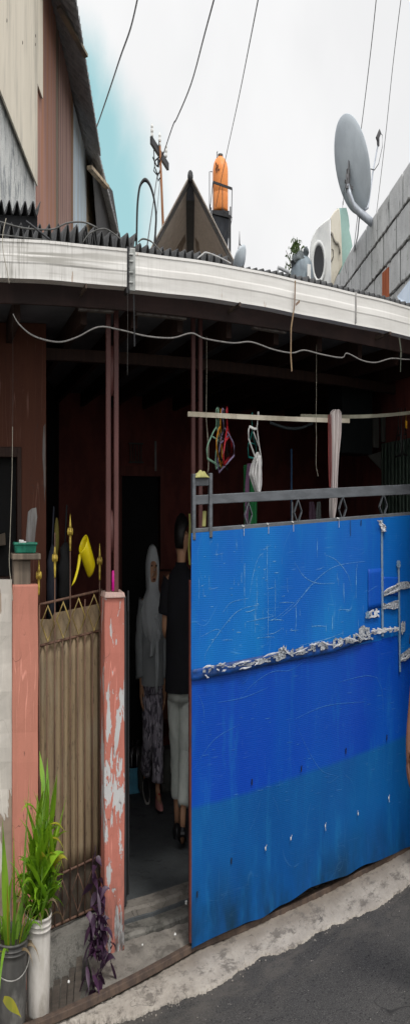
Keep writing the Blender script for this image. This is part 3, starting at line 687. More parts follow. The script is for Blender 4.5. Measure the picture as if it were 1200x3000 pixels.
# black bags behind the small gate
for (x, y, rx, rz, lab) in ((190, 1700, .07, .16, 'black plastic bag hanging behind the diamond lattice'), (152, 1720, .05, .18, 'dark navy cloth hanging behind the hinge side of the small gate')):
    b = MB(); cc = P(x, y, 6.42); b.ball(cc, rx, .06, rz, 14, 10)
    for q in b.v: q += Vector((.012 * math.sin(q.z * 60 + q.x * 30), .01 * math.sin(q.z * 50 + q.x * 70), 0))
    b.tube([cc + Vector((0, 0, rz * .8)), cc + Vector((.02, 0, rz + .15))], .008, 6)
    tag(b.build('bag', m_black if rx > .06 else MAT('navy_cloth', (.015, .018, .03)), loc=tuple(cc), smooth=True), lab, 'bag')

# ---------------------------------------------------------------- big sliding gate with blue sheets
GPp = 5.76
def B(x, y, d=0): return P(x, y, GPp - d)
bg = thing('sliding_gate', 'grey steel sliding gate clad in scratched bright blue sheets', 'gate', (SX(880, GPp), GPp, .08))
def barpx(xa, ya0, ya1, xb, yb0, yb1, d0, d1, name, m=m_grey, bev=.003):
    A0, A1, B0, B1 = P(xa, ya0, GPp), P(xa, ya1, GPp), P(xb, yb0, GPp), P(xb, yb1, GPp)
    f = lambda q, d: (q.x, GPp + d, q.z)
    b = MB(); b.hexa([f(A1, d0), f(B1, d0), f(B1, d1), f(A1, d1)], [f(A0, d0), f(B0, d0), f(B0, d1), f(A0, d1)])
    return b.build(name, m, bg, bevel=bev)
def lin(x, x0, y0, x1, y1): return y0 + (x - x0) / (x1 - x0) * (y1 - y0)
barpx(572, 1451, 1479, 1260, 1416, 1446, .006, .04, 'top_beam')
barpx(563, 1388, 1582, 572, 1388, 1582, -.012, .035, 'stile')
barpx(612, 1386, 1575, 621, 1386, 1575, -.012, .035, 'stile')
barpx(572.5, 1399, 1424, 611.5, 1398, 1423, -.004, .03, 'cap_bar')
barpx(572, 1548, 1562, 1260, 1495, 1509, .002, .03, 'mid_rail')
barpx(556, 1700, 2765, 562, 1700, 2765, .004, .04, 'edge_bar', m_maroon_edge)
barpx(1255, 1416, 2450, 1264, 1416, 2450, .003, .04, 'stile')
for i in range(5):
    xc, yc = ((726, 1509), (871, 1500), (1002, 1491), (1121, 1483), (1232, 1476))[i]
    b = MB(); q = [P(xc, yc - 37, GPp + .02), P(xc + 11, yc - 2, GPp + .02), P(xc, yc + 36, GPp + .02), P(xc - 11, yc + 2, GPp + .02)]
    for k in range(4): b.bar(q[k], q[(k + 1) % 4], .024, .006, (0, 1, 0)) if False else b.bar(q[k], q[(k + 1) % 4], .006, .03, (0, 1, 0))
    b.build('diamond', m_grey, bg)
b = MB(); b.bar(P(855, 1470, GPp + .02), P(855, 1545, GPp + .02), .012, .012); b.build('baluster', m_grey, bg)
# blue sheets
top = lambda x: lin(x, 572, 1561, 1200, 1509)
seam = lambda x: lin(x, 572, 1972, 1175, 1850)
bot_pts = [(540, 2795), (572, 2773), (676, 2722), (752, 2694), (834, 2650), (910, 2599), (1011, 2565), (1080, 2530), (1149, 2505), (1200, 2480), (1260, 2455)]
def bot(x):
    for i in range(len(bot_pts) - 1):
        if bot_pts[i][0] <= x <= bot_pts[i + 1][0]:
            f = (x - bot_pts[i][0]) / (bot_pts[i + 1][0] - bot_pts[i][0]); f2 = f * f * (3 - 2 * f) * .4 + f * .6
            return bot_pts[i][1] + f2 * (bot_pts[i + 1][1] - bot_pts[i][1])
    return bot_pts[-1][1]
def panel(x0, x1, fa, fb, d, name, m, nu=40, nv=24, wav=.003):
    def fn(u, v):
        x = x0 + u * (x1 - x0); y = fa(x) + v * (fb(x) - fa(x)); q = P(x, y, GPp - d)
        q.y += wav * (math.sin(x * .021 + v * 3) + math.sin(x * .05 + v * 7) * .5) + (.010 * math.sin(x * .055) * v ** 6 if name == 'lower_sheet' else 0)
        return q
    b = MB(); b.grid(fn, nu, nv); return b.build(name, m, bg, smooth=True, solid=0 if 'sheet' in name and wav > .002 else .004)
z_a = P(575, 2366, GPp); z_b = P(1181, 2158, GPp); slp = (z_b.z - z_a.z) / (z_b.x - z_a.x); ox, oz = SX(880, GPp), .08
m_blue_low = blue_sheet('blue_sheet_deep', (.0005, .045, .36), (.001, .068, .385), ((z_a.z - oz) - slp * (z_a.x - ox), slp, (.0015, .068, .26), (.002, .09, .30)))
SHEETS = []
SHEETS.append(panel(560, 1119, top, lambda x: seam(x) + 14, .006, 'upper_sheet', m_blue_up))
SHEETS.append(panel(1121, 1262, top, lambda x: seam(x) + 70 if x > 1168 else seam(x) + 10, .0065, 'upper_sheet', m_blue_r, 20))
SHEETS.append(panel(561, 1262, lambda x: seam(x) + 2, bot, -.001, 'lower_sheet', m_blue_low, 90, 40))
panel(1077, 1117, lambda x: lin(x, 1077, 1668, 1117, 1664), lambda x: lin(x, 1077, 1786, 1117, 1778), .0125, 'patch_sheet', blue_sheet('blue_patch', (.002, .070, .41), (.003, .095, .43)), 8, 8, .001)
panel(1122, 1165, lambda x: 1690, lambda x: 1745, .0128, 'patch_sheet', blue_sheet('blue_patch', (.002, .070, .41), (.003, .095, .43)), 8, 8, .001)
m_scratch = MAT('white_scratch', (.22, .46, .66), (.04, .20, .46), (50, 50, 50), .6)
def scratch(o, lines, d, m):
    import bmesh
    o.data.materials.append(m); bm = bmesh.new(); bm.from_mesh(o.data); org = WORLD[o.name]
    for pts, wd_ in lines:
        n = len(pts)
        for i in range(n - 1):
            (xa, ya), (xb, yb) = pts[i], pts[i + 1]; vert = abs(yb - ya) > abs(xb - xa) * 2.46
            wx, wy = (wd_ * .5, 0) if vert else (0, wd_)
            f0, f1 = 1 - abs(2 * i / (n - 1) - 1) * .7, 1 - abs(2 * (i + 1) / (n - 1) - 1) * .7
            q = []
            for (x, y) in ((xa - wx * f0, ya - wy * f0), (xb - wx * f1, yb - wy * f1), (xb + wx * f1, yb + wy * f1), (xa + wx * f0, ya + wy * f0)):
                fa, fb = ((top(x), seam(x) + 14) if d < .008 else (seam(x) + 2, bot(x))); v = (y - fa) / (fb - fa); k = P(x, y, GPp - (.006 if d < .008 else -.001))
                k.y += .003 * (math.sin(x * .021 + v * 3) + math.sin(x * .05 + v * 7) * .5) + (.010 * math.sin(x * .055) * v ** 6 if d > .008 else 0) - .0016; q.append(k)
            try:
                f = bm.faces.new([bm.verts.new(v - org) for v in q]); f.material_index = 1
            except ValueError: pass
    bm.to_mesh(o.data); bm.free()
rs = random.Random(31)
def zz(x, y): return (550 + x / 1.585, 1500 + y / 1.585)
def arc(pts, n=10, dash=.0):
    out = []; L = len(pts) - 1; segs = []
    for k in range(n + 1):
        t = k / n * L; i = min(int(t), L - 1); f = t - i; p0, p1, p2, p3 = [pts[max(0, min(L, i + j))] for j in (-1, 0, 1, 2)]
        out.append(tuple(.5 * (2 * b_ + (c_ - a_) * f + (2 * a_ - 5 * b_ + 4 * c_ - d_) * f * f + (3 * b_ - a_ - 3 * c_ + d_) * f ** 3) for a_, b_, c_, d_ in zip(p0, p1, p2, p3)))
    return out
up_l = []; lo_l = []
for x, y0_, y1_ in ((265, 235, 445), (318, 300, 480), (368, 150, 380), (370, 380, 610), (600, 120, 210), (50, 300, 430), (403, 310, 500), (670, 480, 560), (250, 280, 330), (722, 330, 420), (780, 260, 400), (500, 430, 560), (310, 420, 560)):
    up_l.append((arc([zz(x, y0_), zz(x + rs.uniform(-3, 3), (y0_ + y1_) / 2), zz(x + rs.uniform(-2, 2), y1_)], 10), rs.uniform(.7, 1.2)))
for a in ([(80, 690), (90, 640), (190, 500), (250, 450), (330, 430)], [(285, 400), (300, 300), (325, 215), (350, 190)], [(400, 500), (520, 400), (600, 310), (690, 250), (825, 228)], [(500, 240), (540, 300), (600, 330), (680, 330)], [(430, 490), (500, 430), (560, 350), (590, 330)], [(60, 580), (130, 545), (160, 560)], [(270, 510), (340, 495), (400, 485)], [(160, 470), (200, 420), (280, 400)], [(520, 620), (640, 590), (720, 560)], [(640, 200), (690, 225), (740, 290), (760, 370)]):
    up_l.append((arc([zz(*q) for q in a], 22), rs.uniform(.5, .9)))
for k in range(52):
    x, y = rs.uniform(60, 420) if k < 30 else rs.uniform(60, 820), rs.uniform(150, 660); l = rs.choice((6, 9, 14, 22, 38, 60)) * rs.uniform(.8, 1.3)
    if y < 660 - x * .14: up_l.append((arc([zz(x, y), zz(x + l / 2, y - l * .05), zz(x + l, y - l * rs.uniform(-.05, .4))], 4), rs.uniform(.4, .9)))
for k in range(40):
    x, y, l = rs.uniform(60, 830), rs.uniform(120, 560), rs.uniform(10, 60)
    if y + l < 680 - x * .14: up_l.append((arc([zz(x, y), zz(x, y + l)], 3), rs.uniform(.4, .8)))
for a in ([(220, 890), (300, 800), (390, 742), (470, 735), (530, 700)], [(140, 1185 - 300), (260, 860), (370, 815)], [(30, 1190), (120, 1060), (240, 985)], [(500, 980), (560, 1110), (620, 1200), (690, 1225)], [(40, 830), (70, 900), (75, 960)], [(870, 760), (900, 830), (905, 930)], [(700, 790), (820, 760), (880, 770)], [(500, 960), (640, 900), (820, 880)]):
    lo_l.append((arc([zz(*q) for q in a], 22), rs.uniform(.5, .8)))
for k in range(46):
    x, y = rs.uniform(60, 980), rs.uniform(720, 1400); l = rs.uniform(6, 34)
    if y > 800 - x * .2: lo_l.append((arc([zz(x, y), zz(x + l / 2, y - l * .07), zz(x + l, y - l * .16)], 3), rs.uniform(.4, .8)))
scratch(SHEETS[0], up_l, .006, m_scratch)
scratch(SHEETS[2], lo_l, .0105, MAT('faint_scratch', (.05, .22, .52), (.01, .10, .42), (40, 40, 40), .6))
# dark blue band along the torn tape
panel(562, 1090, lambda x: seam(x) - 12 * min(1, (1092 - x) / 60), lambda x: seam(x) + 4 + 17 * min(1, (1092 - x) / 120), .0132, 'seam_backing', MAT('dark_blue_glue', (.002, .03, .13), (.002, .055, .26), (6, 6, 20), .5), 50, 3, .002)
rnd = random.Random(11)
def tape_strip(pts, w, name='tape', m=m_tape, d=.02, rough=.0028, n=None, gaps=0.0, ww=.5):
    # crumpled strip following px points on the gate plane; w is half width in px
    b = MB(); seglen = []
    tot = sum(math.hypot(pts[i + 1][0] - pts[i][0], pts[i + 1][1] - pts[i][1]) for i in range(len(pts) - 1)); n = n or max(6, int(tot / 7))
    rows = []; fam = []
    for i in range(n + 1):
        L = tot * i / n; k = 0
        while k < len(pts) - 2 and L > math.hypot(pts[k + 1][0] - pts[k][0], pts[k + 1][1] - pts[k][1]):
            L -= math.hypot(pts[k + 1][0] - pts[k][0], pts[k + 1][1] - pts[k][1]); k += 1
        dx, dy = pts[k + 1][0] - pts[k][0], pts[k + 1][1] - pts[k][1]; l = math.hypot(dx, dy); f = min(1, L / l)
        x, y = pts[k][0] + dx * f, pts[k][1] + dy * f
        vert = abs(dy) > abs(dx)
        hw = w * (1 + rnd.uniform(-ww, ww) * .8); sh = rnd.uniform(-.22, .22) * w
        rows.append([P(x + (o_ * hw * .42 if vert else 0), y + (o_ * hw if not vert else 0) + sh, GPp - d - rnd.uniform(0, rough)) for o_ in (-1, -.5, 0, .45, 1)])
        fam.append(rnd.random() > gaps)
    o = len(b.v)
    for r in rows: b.v += [Vector(q) for q in r]
    for i in range(n):
        for k in range(4):
            if fam[i] or rnd.random() > .6:
                a = o + i * 5 + k; b.f.append((a, a + 1, a + 6, a + 5))
    return b.build(name, m, bg, solid=.0015)
main = [(594, 1962), (660, 1952), (739, 1941), (800, 1928), (853, 1914), (900, 1902), (954, 1890), (1010, 1878), (1060, 1866), (1092, 1862)]
tape_strip(main[:4], 8, gaps=.8, n=26); tape_strip(main[3:], 10, gaps=.5, n=40)
tape_strip([(1050, 1858), (1068, 1848), (1082, 1850)], 17); tape_strip([(815, 1912), (838, 1903)], 13, rough=.014)
for (a, c_) in (((594, 1958), (628, 1951)), ((640, 1945), (660, 1941)), ((690, 1948), (735, 1936)), ((600, 1978), (612, 1985)), ((650, 1968), (662, 1962)), ((700, 1962), (736, 1953)),
                ((745, 1950), (760, 1932)), ((770, 1926), (820, 1910)), ((830, 1902), (850, 1918)), ((860, 1915), (900, 1897)), ((905, 1890), (935, 1880)), ((940, 1880), (970, 1890)), ((975, 1900), (1005, 1880)),
                ((1010, 1870), (1050, 1878)), ((1040, 1855), (1062, 1874)), ((1085, 1850), (1104, 1852)), ((1090, 1842), (1106, 1846)), ((1126, 1846), (1166, 1838)), ((1140, 1836), (1152, 1852)), ((1080, 1800), (1095, 1786)), ((1122, 1735), (1166, 1712)), ((1134, 1742), (1170, 1726)), ((1172, 1935), (1200, 1915))):
    b = MB(); p0, p1 = P(*a, GPp - .028), P(*c_, GPp - .028); mid = p0.lerp(p1, .5) + Vector((0, -.006, .006 * rnd.uniform(-1, 1)))
    b.tube([p0, p0.lerp(mid, .5) + Vector((0, 0, .003)), mid, mid.lerp(p1, .5), p1], [.001, .0035, .0045, .003, .001], 5); b.build('torn_tape', m_tapew, bg)
tape_strip([(1118, 1522), (1118, 1600), (1119, 1700), (1120, 1865)], 7, m=m_tape2, d=.0145, rough=.002, ww=.15); tape_strip([(1110, 1526), (1122, 1540), (1124, 1560)], 16, m=m_tapew, rough=.02)
tape_strip([(1167, 1660), (1169, 1800), (1171, 1968)], 6, m=m_tape2, d=.0142, rough=.002, ww=.15); tape_strip([(1166, 1640), (1167, 1662)], 12, m=m_tape2)
tape_strip([(1124, 1738), (1150, 1730), (1172, 1716), (1200, 1712), (1255, 1700)], 10, gaps=.2, n=10); tape_strip([(1120, 1778), (1166, 1770)], 9, n=8)
tape_strip([(1079, 1803), (1110, 1794)], 11, gaps=.6, m=m_tapew); tape_strip([(1172, 1928), (1190, 1920), (1200, 1912), (1255, 1903)], 11, n=6)
tape_strip([(1090, 1850), (1168, 1843)], 7, gaps=.5, m=m_tapew); tape_strip([(1174, 1838), (1186, 1834)], 15)
tape_strip([(1078, 1790), (1075, 1812)], 14, m=m_tape2)
for x, y in ((777, 2486), (851, 2457), (952, 2420), (1048, 2384), (1138, 2338)):
    b = MB(); q = P(x, y, GPp - .012); b.ball(q, .006, .006, .008, 8, 6)
    b.tube([q, q + Vector((.012 * rnd.uniform(-1, 1), -.008, .016))], .002, 5); b.tube([q, q + Vector((.004, -.004, -.022 * rnd.random()))], .0018, 5); b.build('cable_tie', m_white, bg)
for x, y in ((714, 1547), (786, 1541), (859, 1535), (992, 1524)):
    b = MB(); q = P(x, y, GPp - .014); b.tube([q + Vector((-.012, .02, .01)), q + Vector((0, 0, .006)), q + Vector((.012, .02, .008))], .0035, 5); b.tube([q, q + Vector((.003, .004, -.032))], .0022, 5); b.build('cable_tie', m_white, bg)
b = MB(); q = P(1026, 1524, GPp - .014); b.tube([q, P(1026, 1570, GPp - .014)], .0025, 5); b.build('cable_tie', m_blackcable, bg)
for x, y in ((677, 2522), (737, 2291), (1012, 2200), (1132, 2161), (882, 2252), (1056, 1533), (577, 2620)):
    b = MB(); q = P(x, y, GPp - .006); b.lathe(q, [(.001, 0), (.0065, .001), (.0065, .003), (.001, .004)], 8, (0, -1, 0), 1, 2.2); b.tube([q, q + Vector((.005, -.008, .014))], .0016, 5); b.build('rivet_hole', m_black, bg)
# angle iron rail in the ground
b = MB(); pa, pb = RA, RB; d = (pb - pa); pb2 = pa + d * 2.9
pb2 = RC; pm = pb
for q0, q1 in ((pa, pm), (pm, pb2)): b.bar(q0 + Vector((0, 0, .022)), q1 + Vector((0, 0, .022)), .05, .03)
tag(b.build('gate_rail', m_rail, loc=tuple(pm), bevel=.004), 'rusty flat iron rail set in the pavement for the sliding gate', 'rail')
# yellow cloth on gate corner, yellow strap
b = MB(); c = P(592, 1399, GPp)
def clothfn(u, v):
    x = 570 + u * 40; h = 20 * math.sin(math.pi * min(1, u * 1.02)) ** .7
    q = P(x, 1399 - h * (1 - abs(2 * v - 1) ** 2) * (1 + .12 * math.sin(u * 19)), GPp + .0); q.y = GPp - .03 + v * .075 + .004 * math.sin(u * 25); return q
b.grid(clothfn, 16, 8)
tag(b.build('cloth', m_ycloth, loc=tuple(c), smooth=True, solid=.003), 'crumpled pale yellow cloth lying on the corner of the blue gate', 'cloth')
b = MB(); b.grid(lambda u, v: P(594 + u * 10 - v * 2, 1497 + v * 45, GPp + .05) + Vector((0, .006 * math.sin(u * 6), 0)), 4, 6)
tag(b.build('cloth', m_ycloth, loc=tuple(P(598, 1540, GPp + .05)), solid=.003), 'small yellow green rag behind the gate stiles below the crumpled cloth', 'cloth')
b = MB(); b.grid(lambda u, v: P(552 + u * 5, 1505 + v * 150, GPp + .12) + Vector((.006 * math.sin(v * 7), 0, 0)), 2, 14)
tag(b.build('strap', MAT('olive_strap', (.22, .22, .05), (.15, .15, .04)), loc=tuple(P(555, 1655, GPp + .12)), solid=.002), 'olive yellow strap dangling at the end of the blue gate', 'strap')

# ---------------------------------------------------------------- clothes poles, hangers, laundry
pp = 5.95
def pole(xa, ya, xb, yb, w, h, m, label, p=pp, bow=0, p2=None):
    b = MB(); A, C = P(xa, ya, p), P(xb, yb, p2 or p); n = 10
    for i in range(n):
        f0, f1 = i / n, (i + 1) / n; k = lambda f: A.lerp(C, f) + Vector((0, 0, -bow * math.sin(math.pi * f)))
        b.bar(k(f0), k(f1), h, w)
    return tag(b.build('clothes_pole', m, loc=tuple(A)), label, 'pole', 'clothes poles above the blue gate')
pole(550, 1213, 1022, 1233, .020, .02, m_batten, 'flat pale batten used as clothes pole, nearer the entrance posts', pp, .006)
pole(880, 1219, 1290, 1196, .017, .015, m_bamboo, 'longer greyish bamboo clothes pole overlapping the batten above the gate', pp + .03, .022)
def hanger(x, y, m, label, ang, drop=.2, w=.19, p=None, tilt=0, r=.0042, sag=.0):
    r *= 1.3
    p = p or pp + .01
    top = P(x, y, p); t = thing('hanger', label, 'hanger', tuple(top), 'clothes hangers on the poles')
    dx = Vector((math.cos(ang), math.sin(ang), 0)); up = Vector((math.sin(tilt) * math.cos(ang), math.sin(tilt) * math.sin(ang), math.cos(tilt))); rt = (dx - up * dx.dot(up)).normalized()
    hk = [top + rt * a + up * c for a, c in ((.020, -.004), (.018, .016), (.004, .026), (-.010, .016), (-.008, -.004), (0, -.03), (0, -.055))]
    b = MB(); b.tube(hk, r * .8, 6); b.build('hook', m, t, smooth=True)
    n = top - up * .055; L, R = n - up * (drop - .055) * .8 - rt * w, n - up * (drop - .055) * .8 + rt * w
    pts = [n, n - up * .03 - rt * .05, L + up * .02 + rt * .01, L, L - up * .035 + rt * .012, R - up * .035 - rt * .012, R, R + up * .02 - rt * .01, n - up * .03 + rt * .05]
    b = MB(); b.tube(pts, r, 6, closed=True); b.tube([n - up * .05 - rt * .06, n - up * .05 + rt * .06], r * .7, 6); b.build('frame', m, t, smooth=True)
    return t
hanger(634, 1212, m_mint, 'pale mint green hanger, first in the bunch on the batten', 0.55, .20, .15, tilt=.12)
hanger(639, 1212, m_mint, 'second mint green hanger with a thin frame, tucked behind the first one', 0.95, .205, .16, tilt=-.14)
hanger(646, 1214, m_orangep, 'orange plastic hanger in the middle of the bunch', 0.90, .19, .12, tilt=.35)
hanger(652, 1215, m_lilac, 'pale lilac hanger between the orange and the red one', 0.45, .205, .14, tilt=-.3)
hanger(657, 1216, m_black, 'black wire hanger next to the red one in the bunch', 0.8, .19, .15, tilt=.22)
hanger(664, 1212, m_red, 'red plastic hanger at the outer side of the bunch', 0.85, .18, .15, tilt=-.18, r=.0065)
hanger(738, 1226, m_tealp, 'thin teal hanger hanging just before the tilted white one', 0.74, .15, .12, r=.003)
hanger(755, 1222, m_white, 'white plastic hanger tilted on the batten with white laundry below', 0.62, .17, .16, tilt=.45, r=.005)
for i, (x, m, lab, a) in enumerate(((1166, m_black, 'black hanger on the bamboo pole near the far end', 1.1), (1174, m_steel_dark, 'dark grey hanger on the bamboo pole beside the black one', .9), (1186, m_black, 'black hanger with crossed frame next to the yellow tag on the bamboo pole', .7))):
    hanger(x, 1213 - i, m, lab, a, .20, .16, pp + .04)
b = MB(); q = P(1189, 1240, pp + .02); b.box(q.x - .012, q.x + .012, q.y - .004, q.y + .004, q.z - .025, q.z + .012); b.tube([q + Vector((0, 0, .012)), q + Vector((0, .01, .05))], .0015, 5)
tag(b.build('tag', MAT('amber_tag', (.60, .30, .01), (.5, .24, .01)), loc=tuple(q), bevel=.003), 'amber yellow tag hanging on the bamboo pole among dark hangers', 'tag')
def drape(name, m, label, outline, p, fold=.012, nf=4, cat='laundry', nv=30, nu=24, solid=.003):
    # outline: list of (y, xl, xr); hanging cloth with folds
    def fn(u, v):
        k = v * (len(outline) - 1); i = min(int(k), len(outline) - 2); f = k - i
        y = outline[i][0] + f * (outline[i + 1][0] - outline[i][0]); xl = outline[i][1] + f * (outline[i + 1][1] - outline[i][1]); xr = outline[i][2] + f * (outline[i + 1][2] - outline[i][2])
        q = P(xl + u * (xr - xl), y, p); q.y += fold * math.sin(u * nf * 2 * math.pi + v * 1.5) * (.4 + .6 * v); return q
    b = MB(); b.grid(fn, nu, nv); z = min(b.v, key=lambda q: q.z)
    return tag(b.build(name, m, loc=tuple(z), smooth=True, solid=solid), label, cat)
drape('towel', m_cloth_p, 'long pinkish white towel slung over both poles, ending in a point', [(1200, 976, 992), (1207, 968, 998), (1225, 966, 999), (1270, 968, 997), (1330, 969, 990), (1400, 969, 985), (1470, 968, 983), (1500, 968, 978), (1526, 971, 973)], pp - .03, .035, 2.5)
drape('cloth', MAT('dull_rose_cloth', (.16, .05, .05), (.11, .035, .035), (30, 30, 3), .9), 'narrow dull red cloth hanging on the pole beside the long towel', [(1214, 962, 970), (1260, 962, 969), (1340, 963, 969), (1420, 964, 970), (1440, 965, 968)], pp - .02, .006, 1)
polytube([P(960, 1216, pp - .03), P(961, 1320, pp - .03), P(963, 1405, pp - .03), P(966, 1425, pp - .03), P(969, 1400, pp - .03), P(970, 1300, pp - .03), P(968, 1222, pp - .03)], .0022, 'cord', m_redc, 'red cord loop hanging in front of the dull red cloth', 'cord')
drape('laundry', m_cloth_w, 'bunched white laundry drooping from the tilted white hanger', [(1325, 752, 756), (1340, 745, 762), (1365, 735, 764), (1390, 731, 764), (1420, 742, 763), (1445, 751, 758), (1455, 753, 756)], pp - .0, .035, 3.5)
drape('laundry', m_cloth_w, 'thin white cloth strip trailing below the bunched laundry', [(1335, 755, 763), (1400, 757, 763), (1440, 755, 760), (1460, 755, 757)], pp - .02, .004, 1)
drape('towel', m_greencl, 'dark green towel hanging behind the gate beside a mauve cloth', [(1362, 713, 742), (1400, 714, 752), (1460, 714, 753), (1550, 716, 753)], 6.15, .012, 3)
drape('cloth', m_mauve, 'mauve cloth strip hanging in front of the dark green towel', [(1358, 724, 734), (1375, 722, 732), (1420, 718, 730), (1470, 718, 730), (1560, 718, 726)], 6.10, .006, 1)
drape('cloth', MAT('plum_cloth', (.06, .028, .05), (.04, .02, .035)), 'dark plum garment seen under the gate beam between the diamonds', [(1470, 905, 918), (1500, 905, 925), (1545, 905, 925)], 6.3, .006, 2)
drape('cloth', MAT('slate_cloth', (.075, .09, .085), (.05, .06, .058)), 'slate grey garment hem seen under the beam next to the plum one', [(1470, 928, 938), (1500, 925, 940), (1540, 922, 942)], 6.3, .006, 2)
for (x0, pts, lab) in ((605, [(605, 985), (605, 1100), (604, 1225), (610, 1290), (611, 1330), (608, 1385)], 'pale string loop hanging from the ceiling to the corner of the gate'),
                       (925, [(926, 1010), (926, 1130), (925, 1232), (926, 1290), (925, 1360), (928, 1380), (931, 1396)], 'pale string tied to the batten, its frayed end dangling free')):
    polytube([P(x, y, pp - .035) for x, y in pts], .0022, 'string', m_string, lab, 'string', None, 4)
    
polytube([P(604, 1225, pp - .035), P(608, 1300, pp - .03), P(612, 1380, pp - .03)], .002, 'string', m_string, 'second strand of pale string beside the loop at the gate corner', 'string', None, 4)
polytube([P(x, y, 6.25) for x, y in ((790, 1238), (840, 1254), (880, 1254), (915, 1240))], .008, 'hose', MAT('dim_hose', (.03, .04, .045)), 'dim dark hose sagging behind the battens', 'hose')
b = MB(); b.tube([P(853, 1315, 6.4), P(853, 1900, 6.4)], .011, 8); tag(b.build('pole', m_bluepole, loc=tuple(P(853, 1900, 6.4)), smooth=True), 'dull blue upright pole standing behind the gate beam', 'pole')

# ---------------------------------------------------------------- porch interior objects
cb = thing('wall_cabinet', 'dull pale wall cabinet hanging in the dark porch beside the curtain', 'cabinet', tuple(P(1105, 1320, 7.2)))
b = MB(); p_ = 7.3; b.box(SX(1002, p_), SX(1090, p_), p_, p_ + .35, ZY(1050, 1330, p_), ZY(1050, 1095, p_)); b.build('carcass', MAT('dark_teal_box', (.012, .017, .018), (.008, .012, .013)), cb, bevel=.006)
b = MB(); b.box(SX(1092, p_), SX(1107, p_), p_ - .02, p_ + .02, ZY(1098, 1312, p_), ZY(1098, 1225, p_)); b.build('door_strip', m_cab, cb, bevel=.004); b = MB(); b.box(SX(1116, p_), SX(1126, p_), p_ - .02, p_ + .02, ZY(1120, 1295, p_), ZY(1120, 1215, p_)); b.build('door_strip', m_cab, cb, bevel=.004)
b = MB(); b.prism([P(1077, 1335, p_), P(1118, 1322, p_), P(1118, 1378, p_)], (0, .02, 0)); b.build('bracket', m_cab, cb)
def on_end(x, y, o):
    w = ew0 - ewn.normalized() * o; tf = math.tan(phi(x)); t = (tf * w.y - w.x) / (ewd.x - tf * ewd.y); q = w + ewd * t
    return Vector((q.x, q.y, EYE + math.hypot(q.x, q.y) * (Y0 - y) / FY))
b = MB(); b.grid(lambda u, v: on_end(1116 + u * 100, lin(1116 + u * 100, 1116, 1300, 1216, 1280) + v * 280, .07 + .03 * math.sin(u * 60) + .012 * math.sin(u * 23)), 120, 6)
tag(b.build('curtain', m_curtain, loc=tuple(on_end(1160, 1570, .07)), smooth=True, solid=.003), 'grey green pleated curtain in the porch above the gate by the end wall', 'curtain')
lf = thing('gate_leaf', 'narrow dark steel gate leaf folded back beside the peeling pillar', 'gate', tuple(P(372, 2640, 6.18)))
def LP(x, y, p): return P(x, y, p)
b = MB(); q0, q1 = P(366, 1748, 6.14), P(366, 2655, 6.14); b.bar(q0, q1, .022, .022); b.build('stile', m_steel_dark, lf, bevel=.003)
b = MB(); q0, q1 = P(375, 1730, 6.30), P(375, 2620, 6.30); b.bar(q0, q1, .02, .02); b.build('stile', m_steel_dark, lf, bevel=.003)
b = MB(); b.hexa([P(366, 2640, 6.15), P(375, 2610, 6.29), P(376, 2610, 6.29), P(368, 2640, 6.15)], [P(366, 1790, 6.15), P(375, 1790, 6.29), P(376, 1790, 6.29), P(368, 1790, 6.15)]); b.build('leaf_sheet', m_black, lf)
# crate with bottles, bag, cabinet
cr = thing('crate', 'worn blue crate on the porch floor behind the dark gate leaf', 'crate', tuple(Q(395, 2312, 9.4)))
cz = PF; c = Q(395, 2312, 9.4)
b = MB(); w, d, h = .12, .1, .15
for (x0, x1, y0, y1) in ((-w, w, -d, -d + .012), (-w, w, d - .012, d), (-w, -w + .012, -d + .012, d - .012), (w - .012, w, -d + .012, d - .012)): b.box(c.x + x0, c.x + x1, c.y + y0, c.y + y1, cz, cz + h)
b.box(c.x - w + .013, c.x + w - .013, c.y - d + .013, c.y + d - .013, cz, cz + .012); b.build('basket', m_crate, cr, bevel=.003)
for i, (dx, dy, lab) in enumerate(((-.06, -.03, 'dark glass bottle in the blue crate, closest to the pillar'), (.02, -.04, 'dark glass bottle in the front middle of the blue crate'), (.06, .03, 'dark glass bottle at the back corner of the blue crate'), (-.02, .04, 'dark glass bottle at the back middle of the blue crate'))):
    q = Vector((c.x + dx, c.y + dy, cz + .013)); b = MB(); b.lathe(q, [(.028, 0), (.03, .01), (.03, .17), (.024, .2), (.011, .23), (.011, .27), (.013, .272), (.013, .282), (.004, .283)], 12)
    tag(b.build('bottle', m_bottle, loc=tuple(q), smooth=True), lab, 'bottle', 'bottles in the crate')
b = MB(); q = Q(414, 2290, 9.2); q.z = PF + .13; b.ball(q, .05, .08, .13, 14, 10)
for v in b.v: v += Vector((.008 * math.sin(v.z * 70), .008 * math.sin(v.x * 90), 0))
tag(b.build('bag', m_bag, loc=(q.x, q.y, PF), smooth=True), 'slumped grey bag on the floor next to the blue crate', 'bag')
cbk = thing('cupboard', 'dark reddish wooden cupboard deep in the porch between the two people', 'cupboard', tuple(P(470, 2140, 10.0)))
b = MB(); x0, x1 = SX(452, 10.1), SX(520, 10.1); b.box(x0, x1, 10.1, 10.5, PF + .25, 1.35); b.build('carcass', MAT('red_brown_wood', (.20, .075, .045), (.14, .05, .03), (9, 9, 2)), cbk, bevel=.006)
for xx in (x0 + .02, x1 - .06): b = MB(); b.box(xx, xx + .04, 10.11, 10.15, PF, PF + .249); b.build('leg', m_darkwood, cbk)
m_cd = MAT('red_brown_door', (.17, .06, .036), (.12, .042, .026), (9, 9, 2)); hw_ = (x1 - x0) / 2 - .03
for xx in (x0 + .02, x1 - .02 - hw_): b = MB(); b.box(xx, xx + hw_, 10.085, 10.0995, PF + .3, 1.3); b.build('door', m_cd, cbk, bevel=.004)
b = MB(); q = Q(490, 2215, 9.4); q.z = PF + .12; b.ball(q, .11, .09, .13, 14, 10); b.box(q.x - .1, q.x + .1, q.y - .06, q.y + .06, PF, PF + .05)
